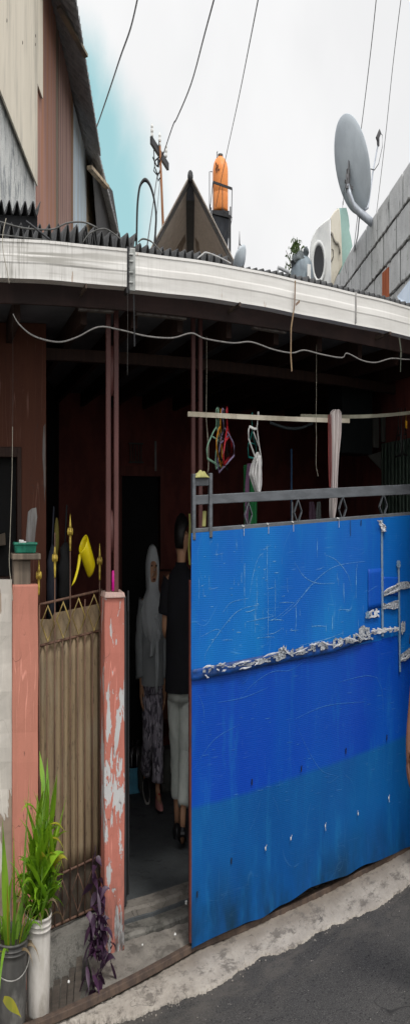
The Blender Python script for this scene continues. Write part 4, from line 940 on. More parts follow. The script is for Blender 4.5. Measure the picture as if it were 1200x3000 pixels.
tag(b.build('sack', MAT('dim_sack', (.10, .10, .09), (.07, .07, .062), 8, .9, .6), loc=(q.x, q.y, PF), smooth=True), 'dim grey sack on the porch floor between the two people', 'sack')

exec_rest = True
# ---------------------------------------------------------------- potted plants
def blade(b, p0, d0, L, w, droop, seg=7, side=None, twist=0):
    p = Vector(p0); d = Vector(d0).normalized(); st = L / seg; pts = []; 
    sd = side or d.cross(Vector((0, 0, 1)))
    if sd.length < .05: sd = Vector((1, 0, 0))
    sd.normalize()
    for i in range(seg + 1):
        f = i / seg
        ww = w * (math.sin(math.pi * min(1, f * .92 + .08)) ** .7) * (1 - f ** 3) + .0006
        pts.append((p.copy(), ww))
        d = (d + Vector((0, 0, -droop / seg * (0.4 + f)))).normalized(); p += d * st
        sd = (Matrix.Rotation(twist / seg, 3, d) @ sd)
    o = len(b.v)
    for q, ww in pts:
        n = sd.cross(Vector((0, 0, 1))); 
        b.v += [q - sd * ww, q + Vector((0, 0, -ww * .35)), q + sd * ww]
    for i in range(seg):
        for k in (0, 1):
            a = o + i * 3 + k; b.f.append((a, a + 1, a + 4, a + 3))
def bucket(name, cx, ytop, ybot, wpx, rho, m, label, group):
    cbase = Q(cx, ybot, rho); zb = cbase.z; zt = EYE + rho * (Y0 - ytop) / FY; R = wpx / 2 / FX * rho; h = zt - zb
    t = thing(name, label, 'bucket', (cbase.x, cbase.y, zb), group)
    b = MB(); prof = [(R * .80, 0), (R * .82, .004), (R * .86, h * .3), (R * .92, h * .80), (R * .93, h * .855), (R * .975, h * .86), (R * .975, h * .872), (R * .94, h * .877), (R * .945, h * .905), (R * .99, h * .91), (R * .99, h * .922), (R * .955, h * .927), (R * .965, h * .97), (R * 1.02, h * .975), (R * 1.02, h), (R * .94, h), (R * .93, h * .9), (R * .9, h * .86)]
    b.lathe((cbase.x, cbase.y, zb), prof, 36); pail = b.build('pail', m, t, smooth=True)
    b = MB(); b.lathe((cbase.x, cbase.y, zb + h * .86), [(R * .915, 0), (R * .9, .006), (R * .5, .012), (.002, .016)], 24); b.jitter(.003); b.build('soil', m_soil, pail)
    if m is m_bucketw: return Vector((cbase.x, cbase.y, zb + h * .87)), R
    b = MB(); pts = [Vector((cbase.x + R * 1.03 * math.cos(a), cbase.y + R * 1.03 * math.sin(a), zb + h * .80 - .10 * math.sin((a + math.pi) / 1.0) * (1 if True else 0))) for a in [math.pi + i * math.pi / 16 for i in range(17)]]
    pts = [Vector((q.x, q.y - .004, zb + h * (.80) - .055 * math.sin(math.pi * i / 16))) for i, q in enumerate(pts)]
    b.tube(pts, .0028, 6); b.build('handle', MAT('handle_wire', (.35, .34, .32), (.2, .19, .18)), pail, smooth=True)
    return Vector((cbase.x, cbase.y, zb + h * .87)), R
s1, R1 = bucket('bucket', 112, 2672, 2966, 78, 5.58, m_bucketw, 'white plastic bucket planted with a tall grassy plant', 'planted buckets by the wall')
s2, R2 = bucket('bucket', 28, 2735, 2990, 112, 5.50, m_bucketg, 'dirty grey bucket at the left wall planted with broad blades', 'planted buckets by the wall')
rp = random.Random(5)
pt = thing('potted_plant', 'tall bright green grassy plant with arching leaves growing in the white bucket', 'plant', tuple(s1))
stems = MB(); lv = MB(); yl = MB(); dl = MB()
for k in range(17):
    a = rp.uniform(0, 6.28); r = R1 * .5 * rp.random(); base = s1 + Vector((r * math.cos(a), r * math.sin(a), 0))
    h = rp.uniform(.24, .52) if k > 3 else (.68, .58, .50, .46)[k]; lean = Vector((rp.uniform(-.10, .44), rp.uniform(-.2, .12), 1))
    if k < 4: lean = Vector((.16 + .05 * k, 0, 1))
    topq = base + lean * h * .70; mid = base.lerp(topq, .5) + Vector((rp.uniform(-.01, .01), rp.uniform(-.01, .01), 0))
    stems.tube([base, mid, topq], [.007, .006, .004], 6)
    nl = rp.randint(7, 10)
    for i in range(nl):
        f = .25 + .75 * i / (nl - 1); q = base.lerp(topq, f); ang = i * 2.4 + rp.uniform(-.6, .6) + k
        el = .35 + 1.3 * f * f + rp.uniform(-.2, .3)
        d = Vector((math.cos(ang), math.sin(ang) * .7, el))
        tgt = lv if rp.random() > .04 else yl
        blade(tgt, q, d, rp.uniform(.14, .25), rp.uniform(.017, .030), rp.uniform(.3, 1.9) if f < .85 else .25, 7, None, rp.uniform(-.6, .6))
for k in range(14):
    a = rp.uniform(0, 6.28); base = s1 + Vector((R1 * .7 * math.cos(a), R1 * .7 * math.sin(a), 0))
    blade(lv, base, (math.cos(a) * .5 + .1, math.sin(a) * .4, 1), rp.uniform(.2, .36), rp.uniform(.009, .015), rp.uniform(.4, 1.6), 8, None, rp.uniform(-1, 1))
for k in range(16):
    a = rp.uniform(0, 6.28); base = s1 + Vector((R1 * .8 * math.cos(a), R1 * .8 * math.sin(a), rp.uniform(0, .12)))
    blade(dl, base, (math.cos(a) * .8 + .25, math.sin(a) * .6, .9), rp.uniform(.12, .22), rp.uniform(.004, .007), 2.8, 8, None, rp.uniform(-2, 2))
q = s1 + Vector((.14, -.05, .26)); 
for i in range(3): blade(yl, q + Vector((-.05, 0, .05 * i)), (1, -.3, .35), .16, .015, 2.4 - .4 * i, 8)
stems.build('stem', m_leaf2, pt, smooth=True); lv.build('foliage', m_leaf, pt, smooth=True); yl.build('yellow_leaves', m_leafy, pt, smooth=True); dl.build('dry_leaves', m_dead, pt, smooth=True)
pt = thing('potted_plant', 'broad bladed green plant in the grey bucket, partly cut by the picture edge', 'plant', tuple(s2))
lv = MB(); yl = MB(); dl = MB()
for (dx, h, w, lx, ly, dr_) in ((.085, .60, .040, .13, -.05, .08), (.055, .30, .030, .45, .1, .5), (-.02, .46, .036, -.10, -.1, .15), (-.10, .40, .032, -.5, 0, .4), (.02, .27, .026, .1, -.5, .9), (.10, .24, .022, .8, -.2, .9), (-.06, .30, .026, .25, -.3, .5), (-.14, .46, .030, -.15, 0, .1), (.04, .42, .026, .02, .3, .15)):
    blade(lv, s2 + Vector((dx, rp.uniform(-.06, .04), 0)), (lx, ly, 1), h, w, dr_, 9, Vector((1, rp.uniform(-.9, .9), 0)), rp.uniform(-.9, .9))
for k in range(26):
    a = rp.uniform(0, 6.28); base = s2 + Vector((R2 * .7 * math.cos(a), R2 * .7 * math.sin(a), 0))
    blade(lv if k % 5 else yl, base, (math.cos(a) * .6, math.sin(a) * .5, 1), rp.uniform(.16, .38), rp.uniform(.008, .014), rp.uniform(.5, 2.2), 8, None, rp.uniform(-1, 1))
blade(lv, s2 + Vector((-.02, -.12, .0)), (-.25, -.8, .6), .44, .013, 2.3, 10)
blade(yl, s2 + Vector((-.06, -.12, .0)), (-.3, -.7, .5), .34, .010, 2.2, 10)
for k in range(12):
    a = rp.uniform(0, 6.28); base = s2 + Vector((R2 * .8 * math.cos(a), R2 * .8 * math.sin(a), .0)); blade(dl, base, (math.cos(a) + .4, math.sin(a) * .6, .8), rp.uniform(.1, .2), .006, 2.5, 7, None, 1)
lv.build('foliage', m_leaf2, pt, smooth=True); yl.build('yellow_leaves', m_leafy, pt, smooth=True); dl.build('dry_leaves', m_dead, pt, smooth=True)
# fallen leaf
b = MB(); a = Q(10, 2925, 5.28); c2 = Q(62, 2988, 5.22); blade(b, a, c2 - a + Vector((0, 0, .03)), (c2 - a).length, .026, .35, 8, Vector((.55, -.2, .8)))
tag(b.build('fallen_leaf', m_leafy, loc=tuple(c2), smooth=True), 'folded yellow green leaf fallen on the ground before the buckets', 'leaf')
# purple trailing plant
base = P(283, 2700, 5.9); base.z = .13
pt = thing('purple_plant', 'dark purple trailing plant spilling down between the small gate and the peeling pillar', 'plant', (base.x, 5.9, zr(base.x) + .04))
lv = MB(); sm_ = MB()
for k in range(24):
    x = rp.gauss(283, 8); y = 2500 + 430 * rp.random() ** .75
    if y > 2720: x = rp.gauss(283 - (y - 2800) * .10, 16)
    d = 5.86 - max(0, y - 2640) / 320 * .26 + rp.uniform(-.03, .02); q = P(x, y, d); q.z = max(q.z, zr(q.x) + .05)
    n = rp.randint(3, 5); r2 = rp.uniform(.0, 6)
    lv.tube([q + Vector((0, .02, .07)), q], .003, 5)
    for i in range(n):
        ang = r2 + i * 2.2
        blade(lv, q + Vector((0, 0, .025 * i)), (math.cos(ang) * .7, math.sin(ang) * .6 - .25, rp.uniform(-.6, 1.0)), rp.uniform(.07, .135), rp.uniform(.016, .026), rp.uniform(.6, 2.2), 6, None, rp.uniform(-1, 1))
lv.build('foliage', m_purple, pt, smooth=True)
# planks by the drain
for i, (x0, x1, yt, yb, lab) in enumerate(((136, 150, 2905, 3010, 'narrow dark grey plank nearest the white bucket in the row of planks'), (152, 174, 2880, 3005, 'wide split plank, second from the white bucket'), (176, 196, 2870, 2990, 'grooved grey plank in the middle of the leaning row'), (198, 216, 2845, 2975, 'grey plank next to the tallest plank of the row'), (219, 238, 2812, 2962, 'tallest leaning plank beside the purple plant'))):
    b = MB(); rings = []
    t0, t1, u0, u1 = P(x0 + 6, yt, 5.93), P(x1 + 4, yt - 6, 5.93), G(x0 - 4, yb, .03), G(x1 - 4, yb - 8, .03)
    th = Vector((0, .016, .006))
    b.hexa([u0, u1, u1 + th, u0 + th], [t0, t1, t1 + th, t0 + th]); 
    tag(b.build('plank', m_plank, loc=tuple((u0 + u1) / 2), bevel=.003), lab, 'plank', 'weathered planks leaning under the sill')
# rubble and litter
rr = random.Random(21)
for i, (x, y, sz, lab, m) in enumerate(((513, 2741, .011, 'small pale blue white scrap on the threshold near the blue gate', m_white), (201, 2880, .010, 'white pebble on the planks under the sill', m_white), (545, 2648, .013, 'crumbled white plaster chip at the foot of the gate edge', m_white), (383, 2668, .012, 'broken plaster bit at the base of the peeling pillar', m_conc), (417, 2770, .007, 'tiny pale chip in the middle of the cement ramp', m_white), (360, 2778, .014, 'brick crumb beside the purple plant', m_brick))):
    q = Q(x, y, 6.69) if i in (2, 3) else G(x, y, .09); b = MB(); b.ball(q + Vector((0, 0, sz * .4)), sz, sz * .8, sz * .6, 7, 5); b.jitter(sz * .2)
    tag(b.build('stone_chip', m, loc=tuple(q)), lab, 'chip')
b = MB()
for i in range(260):
    s = rr.uniform(1.0, 5.2); pq = edge_p(s) + rr.uniform(-.14, .14); sz = rr.uniform(.002, .006); q = Vector((s, pq, zr(s) + (.036 if pq > edge_p(s) - .05 else .0) + .004)); b.ball(q, sz, sz, sz * .7, 5, 4)
o = b.build('gravel_crumbs', m_conc); o['kind'] = 'stuff'; o['label'] = 'loose crumbs along the ragged edge of the asphalt'

# ---------------------------------------------------------------- people
def skinned(name, J, E, m, parent, root='pelvis', sub=2):
    names = list(J); me = bpy.data.meshes.new(name); org = Vector(parent.location)
    me.from_pydata([Vector(J[n][0]) - org for n in names], [(names.index(a), names.index(c_)) for a, c_ in E], [])
    o = bpy.data.objects.new(name, me); COL.objects.link(o); o.parent = parent
    sk = o.modifiers.new('Skin', 'SKIN'); sk.use_smooth_shade = True; sk.branch_smoothing = .3
    for i, n in enumerate(names):
        r = J[n][1]; r = r if isinstance(r, tuple) else (r, r)
        me.skin_vertices[0].data[i].radius = r; me.skin_vertices[0].data[i].use_root = n == root
    sb = o.modifiers.new('Subdivision', 'SUBSURF'); sb.levels = sub; sb.render_levels = sub
    dg = bpy.context.evaluated_depsgraph_get(); dg.update(); ev = o.evaluated_get(dg)
    m2 = bpy.data.meshes.new_from_object(ev); o.modifiers.clear(); o.data = m2; m2.name = name
    WORLD[o.name] = org; s_ = o
    m2.materials.clear(); m2.materials.append(m); m2.polygons.foreach_set('use_smooth', [True] * len(m2.polygons))
    return o
class Fig:
    def __init__(s, O, fwd, label, scale=1.0):
        s.O = Vector(O); s.f = Vector((fwd[0], fwd[1], 0)).normalized(); s.r = Vector((s.f.y, -s.f.x, 0)); s.k = scale
        s.root = thing('person', label, 'person', tuple(O))
    def L(s, a, b, c): return s.O + (s.r * a + s.f * b + Vector((0, 0, c))) * s.k
    def body(s, J, hands, m):
        s.bd = s._body(J, hands, m); return s.bd
    def _body(s, J, hands, m):
        k = s.k; JJ = {n: (s.L(*v[0]), v[1] * k) for n, v in J.items()}
        E = [('pelvis', 'spine'), ('spine', 'chest'), ('chest', 'neck0'), ('neck0', 'neck'), ('neck', 'jaw'), ('jaw', 'head'), ('head', 'crown')]
        E += [('head', 'nose')]
        for d in 'rl':
            E += [('chest', 'sh' + d), ('sh' + d, 'el' + d), ('el' + d, 'wr' + d), ('pelvis', 'hip' + d), ('hip' + d, 'kn' + d), ('kn' + d, 'an' + d), ('an' + d, 'ball' + d), ('ball' + d, 'toe' + d), ('head', 'ear' + d)]
            hd, hs, hn = hands[d]     # hand direction, spread axis (towards thumb), curl direction
            hd, hs, hn = [(s.r * v[0] + s.f * v[1] + Vector((0, 0, v[2]))).normalized() for v in (hd, hs, hn)]
            w = JJ['wr' + d][0]; pm = w + hd * .055 * k; JJ['palm' + d] = (pm, (.030 * k, .020 * k)); E.append(('wr' + d, 'palm' + d))
            for i, (o_, ln_) in enumerate(((.027, .070), (.009, .080), (-.009, .074), (-.026, .058))):
                b0 = pm + (hd * .040 + hs * o_) * k; b1 = b0 + (hd * ln_ * .5 + hn * .012) * k; b2 = b1 + (hd * ln_ * .42 + hn * .026) * k
                for nm, q, r in (('a', b0, .0105), ('b', b1, .0095), ('c', b2, .007)): JJ['f%s%d%s' % (nm, i, d)] = (q, r * k)
                E += [('palm' + d, 'fa%d%s' % (i, d)), ('fa%d%s' % (i, d), 'fb%d%s' % (i, d)), ('fb%d%s' % (i, d), 'fc%d%s' % (i, d))]
            t0 = w + (hd * .028 + hs * .032 + hn * .008) * k; t1 = t0 + (hd * .035 + hs * .018 + hn * .012) * k; t2 = t1 + (hd * .030 + hn * .006) * k
            for nm, q, r in (('ta', t0, .013), ('tb', t1, .0105), ('tc', t2, .008)): JJ[nm + d] = (q, r * k)
            E += [('palm' + d, 'ta' + d), ('ta' + d, 'tb' + d), ('tb' + d, 'tc' + d)]
        return skinned('body', JJ, E, m, s.root)
    def ring(s, a, b, c, ra, rb, n=28, fold=0, ph=0, nf=7, fn=None):
        out = []
        for i in range(n):
            t = i * 2 * math.pi / n; g = 1 + fold * math.sin(nf * t + ph) + fold * .6 * math.sin((nf + 4) * t + ph * 1.7)
            x, y = ra * g * math.cos(t), rb * g * math.sin(t)
            if fn: x, y = fn(t, x, y)
            out.append(s.L(a + x, b + y, c))
        return out
    def sleeve(s, b, pts, rad, fold=.05, n=14):
        rings = []; P_ = [s.L(*p) for p in pts]; fine = []
        for i in range(len(P_) - 1):
            for k in range(6): fine.append((P_[i].lerp(P_[i + 1], k / 6), rad[i] + (rad[i + 1] - rad[i]) * k / 6))
        fine.append((P_[-1], rad[-1]))
        for i, (p, r) in enumerate(fine):
            d = (fine[min(i + 1, len(fine) - 1)][0] - fine[max(i - 1, 0)][0]).normalized(); a = d.cross(s.f + Vector((0, 0, .3))).normalized(); c_ = d.cross(a)
            rings.append([p + (a * math.cos(t * 2 * math.pi / n) + c_ * math.sin(t * 2 * math.pi / n)) * r * s.k * (1 + fold * math.sin(3 * t * 2 * math.pi / n + i * 1.1) + fold * .7 * math.sin(i * 1.9 + t)) for t in range(n)])
        b.loft(rings, True)
    def shoe(s, heel, toe, w, h, m, msole, open_=False):
        H_, T_ = s.L(*heel), s.L(*toe); d = (T_ - H_); L_ = d.length; d.normalize(); sd = d.cross(Vector((0, 0, 1))).normalized(); up = sd.cross(d)
        b = MB(); rings = []
        for i in range(11):
            f = i / 10; ww = w * (.62 + .5 * math.sin(math.pi * min(1, f * .85 + .1)) ** 1.2) * (1 if f < .9 else .75) * (.6 if i in (0, 10) else 1); hh = h * (1 - .55 * f) * (.55 if i in (0, 10) else 1)
            c_ = H_ + d * L_ * f
            rings.append([c_ + sd * ww * math.cos(t * math.pi / 6) + up * (hh * max(math.sin(t * math.pi / 6), -.12) + .012) for t in range(12)])
        o = b.loft(rings).build('shoe', m, s.root, smooth=True)
        b = MB(); rings = []
        for i in range(11):
            f = i / 10; ww = w * 1.08 * (.62 + .5 * math.sin(math.pi * min(1, f * .85 + .1)) ** 1.2) * (.7 if i in (0, 10) else 1); c_ = H_ + d * (L_ * 1.03 * f - .004)
            rings.append([c_ + sd * ww * x + up * z for x, z in ((-1, 0), (1, 0), (1, .014), (-1, .014))])
        b.loft(rings).build('sole', msole, o)
    def face(s, hc, turn=0):     # eyes and mouth as small meshes
        for e_ in (-1, 1):
            b = MB(); q = s.L(hc[0] + e_ * .031 + turn, hc[1] + .082, hc[2] + .012); b.ball(q, .011 * s.k, .008 * s.k, .006 * s.k, 8, 6); b.build('eye', m_hair, s.bd)
        b = MB(); q = s.L(hc[0] + turn, hc[1] + .080, hc[2] - .062); b.ball(q, .022 * s.k, .008 * s.k, .006 * s.k, 8, 6); b.build('mouth', MAT('lip', (.16, .05, .04), (.13, .04, .035)), s.bd, smooth=True)

# man walking away
rm = 7.85; dm = Vector((math.sin(phi(530)), math.cos(phi(530)), 0)); Om = Q(530, 2466, rm); Om.z = PF
M_ = Fig(Om, dm, 'person in black shirt and pale grey trousers walking away into the porch beside the gate')
J = dict(pelvis=((0, 0, .86), .115), spine=((0, .01, 1.04), .11), chest=((0, .02, 1.22), .125), neck0=((0, .02, 1.36), .065), neck=((.004, .03, 1.41), .054), jaw=((.006, .055, 1.455), .066), head=((.008, .05, 1.53), .088), crown=((.008, .045, 1.575), .07), nose=((.03, .155, 1.50), .016),
    shr=((.17, .01, 1.31), .058), shl=((-.17, .01, 1.31), .058), elr=((.225, -.01, 1.06), .042), ell=((-.20, .0, 1.06), .040), wrr=((.20, .17, .98), .028), wrl=((-.15, .19, 1.02), .028),
    hipr=((.08, 0, .80), .09), hipl=((-.08, .02, .80), .09), knr=((.055, .02, .46), .058), knl=((-.06, .13, .47), .058), anr=((.02, -.14, .155), .036), anl=((-.05, .18, .10), .036), ballr=((.015, -.03, .04), .03), toer=((.015, .04, .025), .025), balll=((-.05, .30, .04), .03), toel=((-.05, .37, .03), .025), earr=((.092, .045, 1.52), .018), earl=((-.08, .045, 1.52), .018))
M_.body(J, dict(r=((0, .9, -.3), (-.3, .2, 1), (-1, 0, 0)), l=((.3, .9, .1), (.2, 0, 1), (1, 0, 0))), m_skin)
b = MB(); rings = []
for c_, r_, dy in ((1.47, .084, -.008), (1.50, .094, -.012), (1.545, .100, -.012), (1.59, .094, -.008), (1.625, .066, -.002), (1.645, .02, .004)):
    rings.append(M_.ring(.008, .05 + dy, c_, r_ * .92, r_, 24, .015, c_ * 40, 9, lambda t, x, y, c_=c_: (min(x, .02 + max(0, c_ - 1.53) * 1.1), min(y, .055))))
b.loft(rings).build('hair', m_hair, M_.root, smooth=True)
b = MB(); rings = []
for i, (c_, ra, rb, dy) in enumerate(((.765, .195, .150, 0), (.80, .196, .148, 0), (.90, .188, .138, 0), (1.0, .182, .130, .01), (1.1, .188, .130, .015), (1.2, .198, .132, .02), (1.28, .200, .122, .02), (1.325, .178, .105, .02), (1.36, .115, .082, .02), (1.385, .072, .066, .025), (1.402, .064, .060, .028))):
    rings.append(M_.ring(0, dy, c_, ra, rb, 32, .022 if c_ < 1.3 else .006, c_ * 9))
b.loft(rings, False)
M_.sleeve(b, [(-.155, .01, 1.315), (-.195, .005, 1.22), (-.206, .0, 1.14)], [.064, .066, .070]); M_.sleeve(b, [(.155, .01, 1.315), (.205, .0, 1.22), (.222, -.005, 1.14)], [.064, .066, .070])
b.build('shirt', m_shirt, M_.root, smooth=True)
b = MB(); rings = [M_.ring(0, .005, c_, ra, rb, 28, .012, c_ * 20) for c_, ra, rb in ((.90, .165, .125), (.84, .17, .13), (.76, .165, .13), (.72, .15, .118))]
b.loft(rings)
M_.sleeve(b, [(.075, 0, .80), (.062, .0, .62), (.052, .0, .46), (.036, -.06, .35), (.024, -.115, .215)], [.094, .088, .074, .070, .066], .045, 18); M_.sleeve(b, [(-.078, .02, .80), (-.07, .07, .62), (-.06, .12, .47), (-.055, .15, .33), (-.052, .165, .22)], [.094, .088, .074, .070, .068], .045, 18)
b.build('trousers', m_trous, M_.root, smooth=True)
M_.shoe((.018, -.155, .085), (.015, .07, .0), .044, .075, m_shoe_b, m_shoe_b); M_.shoe((-.05, .14, .0), (-.05, .40, .012), .044, .075, m_shoe_b, m_shoe_b)

# woman walking towards the street
rw = 8.9; dw = Vector((math.sin(phi(446)), math.cos(phi(446)), 0)); Ow = Q(446, 2351, rw); Ow.z = PF
fw = (Matrix.Rotation(R_(14), 3, 'Z') @ (-dw)); W_ = Fig(Ow, fw, 'person in grey headscarf, tunic and printed trousers walking out through the porch')
J = dict(pelvis=((0, 0, .76), .105), spine=((0, .0, .92), .095), chest=((0, .0, 1.07), .11), neck0=((0, 0, 1.19), .052), neck=((0, .01, 1.225), .045), jaw=((0, .03, 1.27), .062), head=((0, .02, 1.345), .080), crown=((0, .01, 1.385), .062), nose=((0, .118, 1.312), .013),
    shr=((.14, 0, 1.15), .047), shl=((-.14, 0, 1.15), .047), elr=((.165, -.03, .92), .036), ell=((-.165, -.01, .92), .036), wrr=((.165, .02, .71), .024), wrl=((-.155, .04, .71), .024),
    hipr=((.07, 0, .71), .085), hipl=((-.07, .0, .71), .085), knr=((.06, .0, .40), .052), knl=((-.055, .07, .41), .052), anr=((.05, -.20, .15), .032), anl=((-.06, .06, .08), .032), ballr=((.05, -.17, .045), .026), toer=((.05, -.12, .025), .022), balll=((-.065, .16, .035), .028), toel=((-.065, .22, .028), .022), earr=((.078, .01, 1.33), .014), earl=((-.078, .01, 1.33), .014))
W_.body(J, dict(r=((.05, .15, -1), (0, 1, .1), (-1, .2, 0)), l=((-.05, .2, -1), (0, 1, .1), (1, .2, 0))), m_skin)
W_.face((0, .018, 1.34))
b = MB(); rings = []
for c_, ra, rb in ((.685, .172, .135), (.70, .174, .136), (.78, .168, .130), (.88, .158, .12), (.98, .155, .115), (1.08, .160, .115), (1.15, .155, .10), (1.185, .11, .078), (1.215, .06, .056)):
    rings.append(W_.ring(0, 0, c_, ra, rb, 32, .028 if c_ < 1.1 else .006, c_ * 6))
b.loft(rings, False)
W_.sleeve(b, [(.13, 0, 1.155), (.158, -.02, 1.05), (.172, -.03, .92), (.172, .0, .80), (.168, .015, .725)], [.056, .060, .062, .062, .064]); W_.sleeve(b, [(-.13, 0, 1.155), (-.158, -.01, 1.05), (-.172, -.01, .92), (-.165, .02, .80), (-.158, .035, .715)], [.056, .060, .060, .056, .056])
b.build('tunic', m_tunic, W_.root, smooth=True)
b = MB(); rings = []
prof = [(1.470, .012, .014), (1.460, .036, .044), (1.438, .060, .074), (1.40, .080, .100), (1.36, .094, .116), (1.31, .094, .118), (1.26, .086, .106), (1.215, .084, .098), (1.185, .108, .106), (1.155, .146, .116), (1.11, .168, .128), (1.06, .166, .136), (1.00, .148, .138), (.955, .128, .132), (.93, .112, .126)]
for c_, ra, rb in prof:
    def fn(t, x, y, c_=c_):
        # open oval for the face at the front
        fr = max(0, math.sin(t)); e_ = 1 - ((c_ - 1.325) / .088) ** 2
        if e_ > 0:
            kx = abs(math.cos(t)) / .62
            if kx < 1 and fr > 0: y -= .055 * (e_ ** .5) * (1 - kx ** 4)
        if c_ < 1.0: y = y if y > 0 else y * .7
        return x, y
    rings.append(W_.ring(0, .004, c_, ra, rb, 48, .0 if c_ > 1.19 else .035, c_ * 12, 8, fn))
b.loft(rings, False)
# knot and tails
q = W_.L(-.02, .125, 1.07); b.ball(q, .035, .03, .022, 10, 8)
for (a0, a1, c1, w) in ((-.01, .045, .86, .042), (-.025, -.03, .66, .030), (-.035, -.06, .95, .04)):
    g = lambda u, v, a0=a0, a1=a1, c1=c1, w=w: W_.L(a0 + (a1 - a0) * v + (u - .5) * 2 * w * (.45 + .6 * math.sin(v * 2.6)) * (1 - v * .35), .136 + .012 * math.sin(u * 6 + v * 5) + .008 * v, 1.07 + (c1 - 1.07) * v - .02 * abs(u - .3))
    b.grid(g, 8, 16)
b.build('headscarf', m_hijab, W_.root, smooth=True, solid=.003)
b = MB(); rings = [W_.ring(0, 0, c_, ra, rb, 28, .012, c_ * 20) for c_, ra, rb in ((.76, .145, .115), (.70, .148, .115), (.64, .14, .11))]
b.loft(rings)
W_.sleeve(b, [(.065, 0, .70), (.062, .01, .54), (.058, .0, .40), (.052, -.10, .27), (.05, -.165, .19)], [.082, .080, .076, .074, .076], .05, 18); W_.sleeve(b, [(-.065, 0, .70), (-.06, .04, .54), (-.058, .07, .40), (-.06, .065, .27), (-.062, .06, .15)], [.082, .080, .076, .076, .078], .05, 18)
b.build('trousers', m_print, W_.root, smooth=True)
W_.shoe((.05, -.23, .10), (.05, -.07, .0), .04, .06, m_shoe_b, m_sole); W_.shoe((-.062, .03, .0), (-.066, .25, .0), .042, .07, m_shoe_p, m_shoe_b)
b = MB(); q = W_.L(-.066, .17, .047); q = W_.L(-.063, .085, .062); b.ball(q, .032, .05, .030, 12, 8); b.build('foot_strap', m_shoe_r, W_.root, smooth=True)

# person in the road, nearly out of frame
re = 5.7; de = Vector((math.sin(phi(1291)), math.cos(phi(1291)), 0)); Oe = Q(1291, 2300, re); Oe.z = zr(Oe.x) + .006
E_ = Fig(Oe, -de, 'person almost out of view, bare forearm and hand hanging in front of the blue gate', 1.06)
J = dict(pelvis=((0, 0, .90), .115), spine=((0, .01, 1.08), .11), chest=((0, .02, 1.27), .125), neck0=((0, .02, 1.41), .065), neck=((0, .03, 1.46), .054), jaw=((0, .055, 1.505), .066), head=((0, .05, 1.58), .088), crown=((0, .045, 1.625), .07), nose=((0, .155, 1.55), .016),
    shr=((.165, .01, 1.36), .056), shl=((-.18, .01, 1.36), .058), elr=((.205, -.01, 1.09), .042), ell=((-.245, -.01, 1.09), .042), wrr=((.268, .04, .84), .031), wrl=((-.255, .04, .84), .031),
    hipr=((.085, 0, .84), .09), hipl=((-.085, 0, .84), .09), knr=((.09, .02, .48), .058), knl=((-.09, .02, .48), .058), anr=((.095, -.01, .09), .037), anl=((-.095, -.01, .09), .037), ballr=((.105, .11, .035), .03), toer=((.108, .17, .025), .025), balll=((-.105, .11, .035), .03), toel=((-.108, .17, .025), .025), earr=((.088, .045, 1.57), .018), earl=((-.088, .045, 1.57), .018))
E_.body(J, dict(r=((.05, .06, -1), (-.35, 1, .1), (-1, -.2, 0)), l=((-.05, .06, -1), (.35, 1, .1), (1, -.2, 0))), m_skin2)
E_.face((0, .05, 1.57))
b = MB(); rings = []
for c_, r_, dy in ((1.53, .082, -.014), (1.56, .094, -.012), (1.60, .100, -.012), (1.64, .094, -.008), (1.675, .066, -.002), (1.695, .02, .004)):
    rings.append(E_.ring(0, .05 + dy, c_, r_ * .92, r_, 24, .015, c_ * 40, 9, lambda t, x, y, c_=c_: (x, min(y, .03 if c_ < 1.6 else .07))))
b.loft(rings).build('hair', m_hair, E_.root, smooth=True)
b = MB(); rings = []
for c_, ra, rb, dy in ((.80, .19, .145, 0), (.95, .182, .135, 0), (1.1, .182, .130, .01), (1.25, .20, .132, .02), (1.33, .20, .122, .02), (1.37, .178, .105, .02), (1.405, .115, .082, .02), (1.43, .07, .066, .025)):
    rings.append(E_.ring(0, dy, c_, ra, rb, 32, .02 if c_ < 1.3 else .006, c_ * 9))
b.loft(rings, False)
for sx in (-1, 1): E_.sleeve(b, [(.165 * sx, .01, 1.365), ((.215 if sx < 0 else .185) * sx, .0, 1.26), ((.236 if sx < 0 else .198) * sx, -.005, 1.16)], [.064, .066, .070])
b.build('shirt', MAT('navy_shirt', (.012, .016, .035), (.009, .012, .026)), E_.root, smooth=True)
b = MB(); b.loft([E_.ring(0, .005, c_, ra, rb, 28, .012, c_ * 20) for c_, ra, rb in ((.93, .165, .125), (.86, .17, .13), (.78, .165, .13), (.74, .15, .118))])
for sx in (-1, 1): E_.sleeve(b, [(.08 * sx, 0, .82), (.088 * sx, .02, .62), (.092 * sx, .015, .46), (.095 * sx, .0, .28), (.096 * sx, -.01, .07)], [.094, .088, .076, .072, .07], .04, 18)
b.build('trousers', MAT('dark_jeans', (.02, .024, .035), (.014, .017, .026)), E_.root, smooth=True)
for sx in (-1, 1): E_.shoe((.094 * sx, -.05, 0), (.108 * sx, .21, 0), .046, .07, m_shoe_b, m_sole)

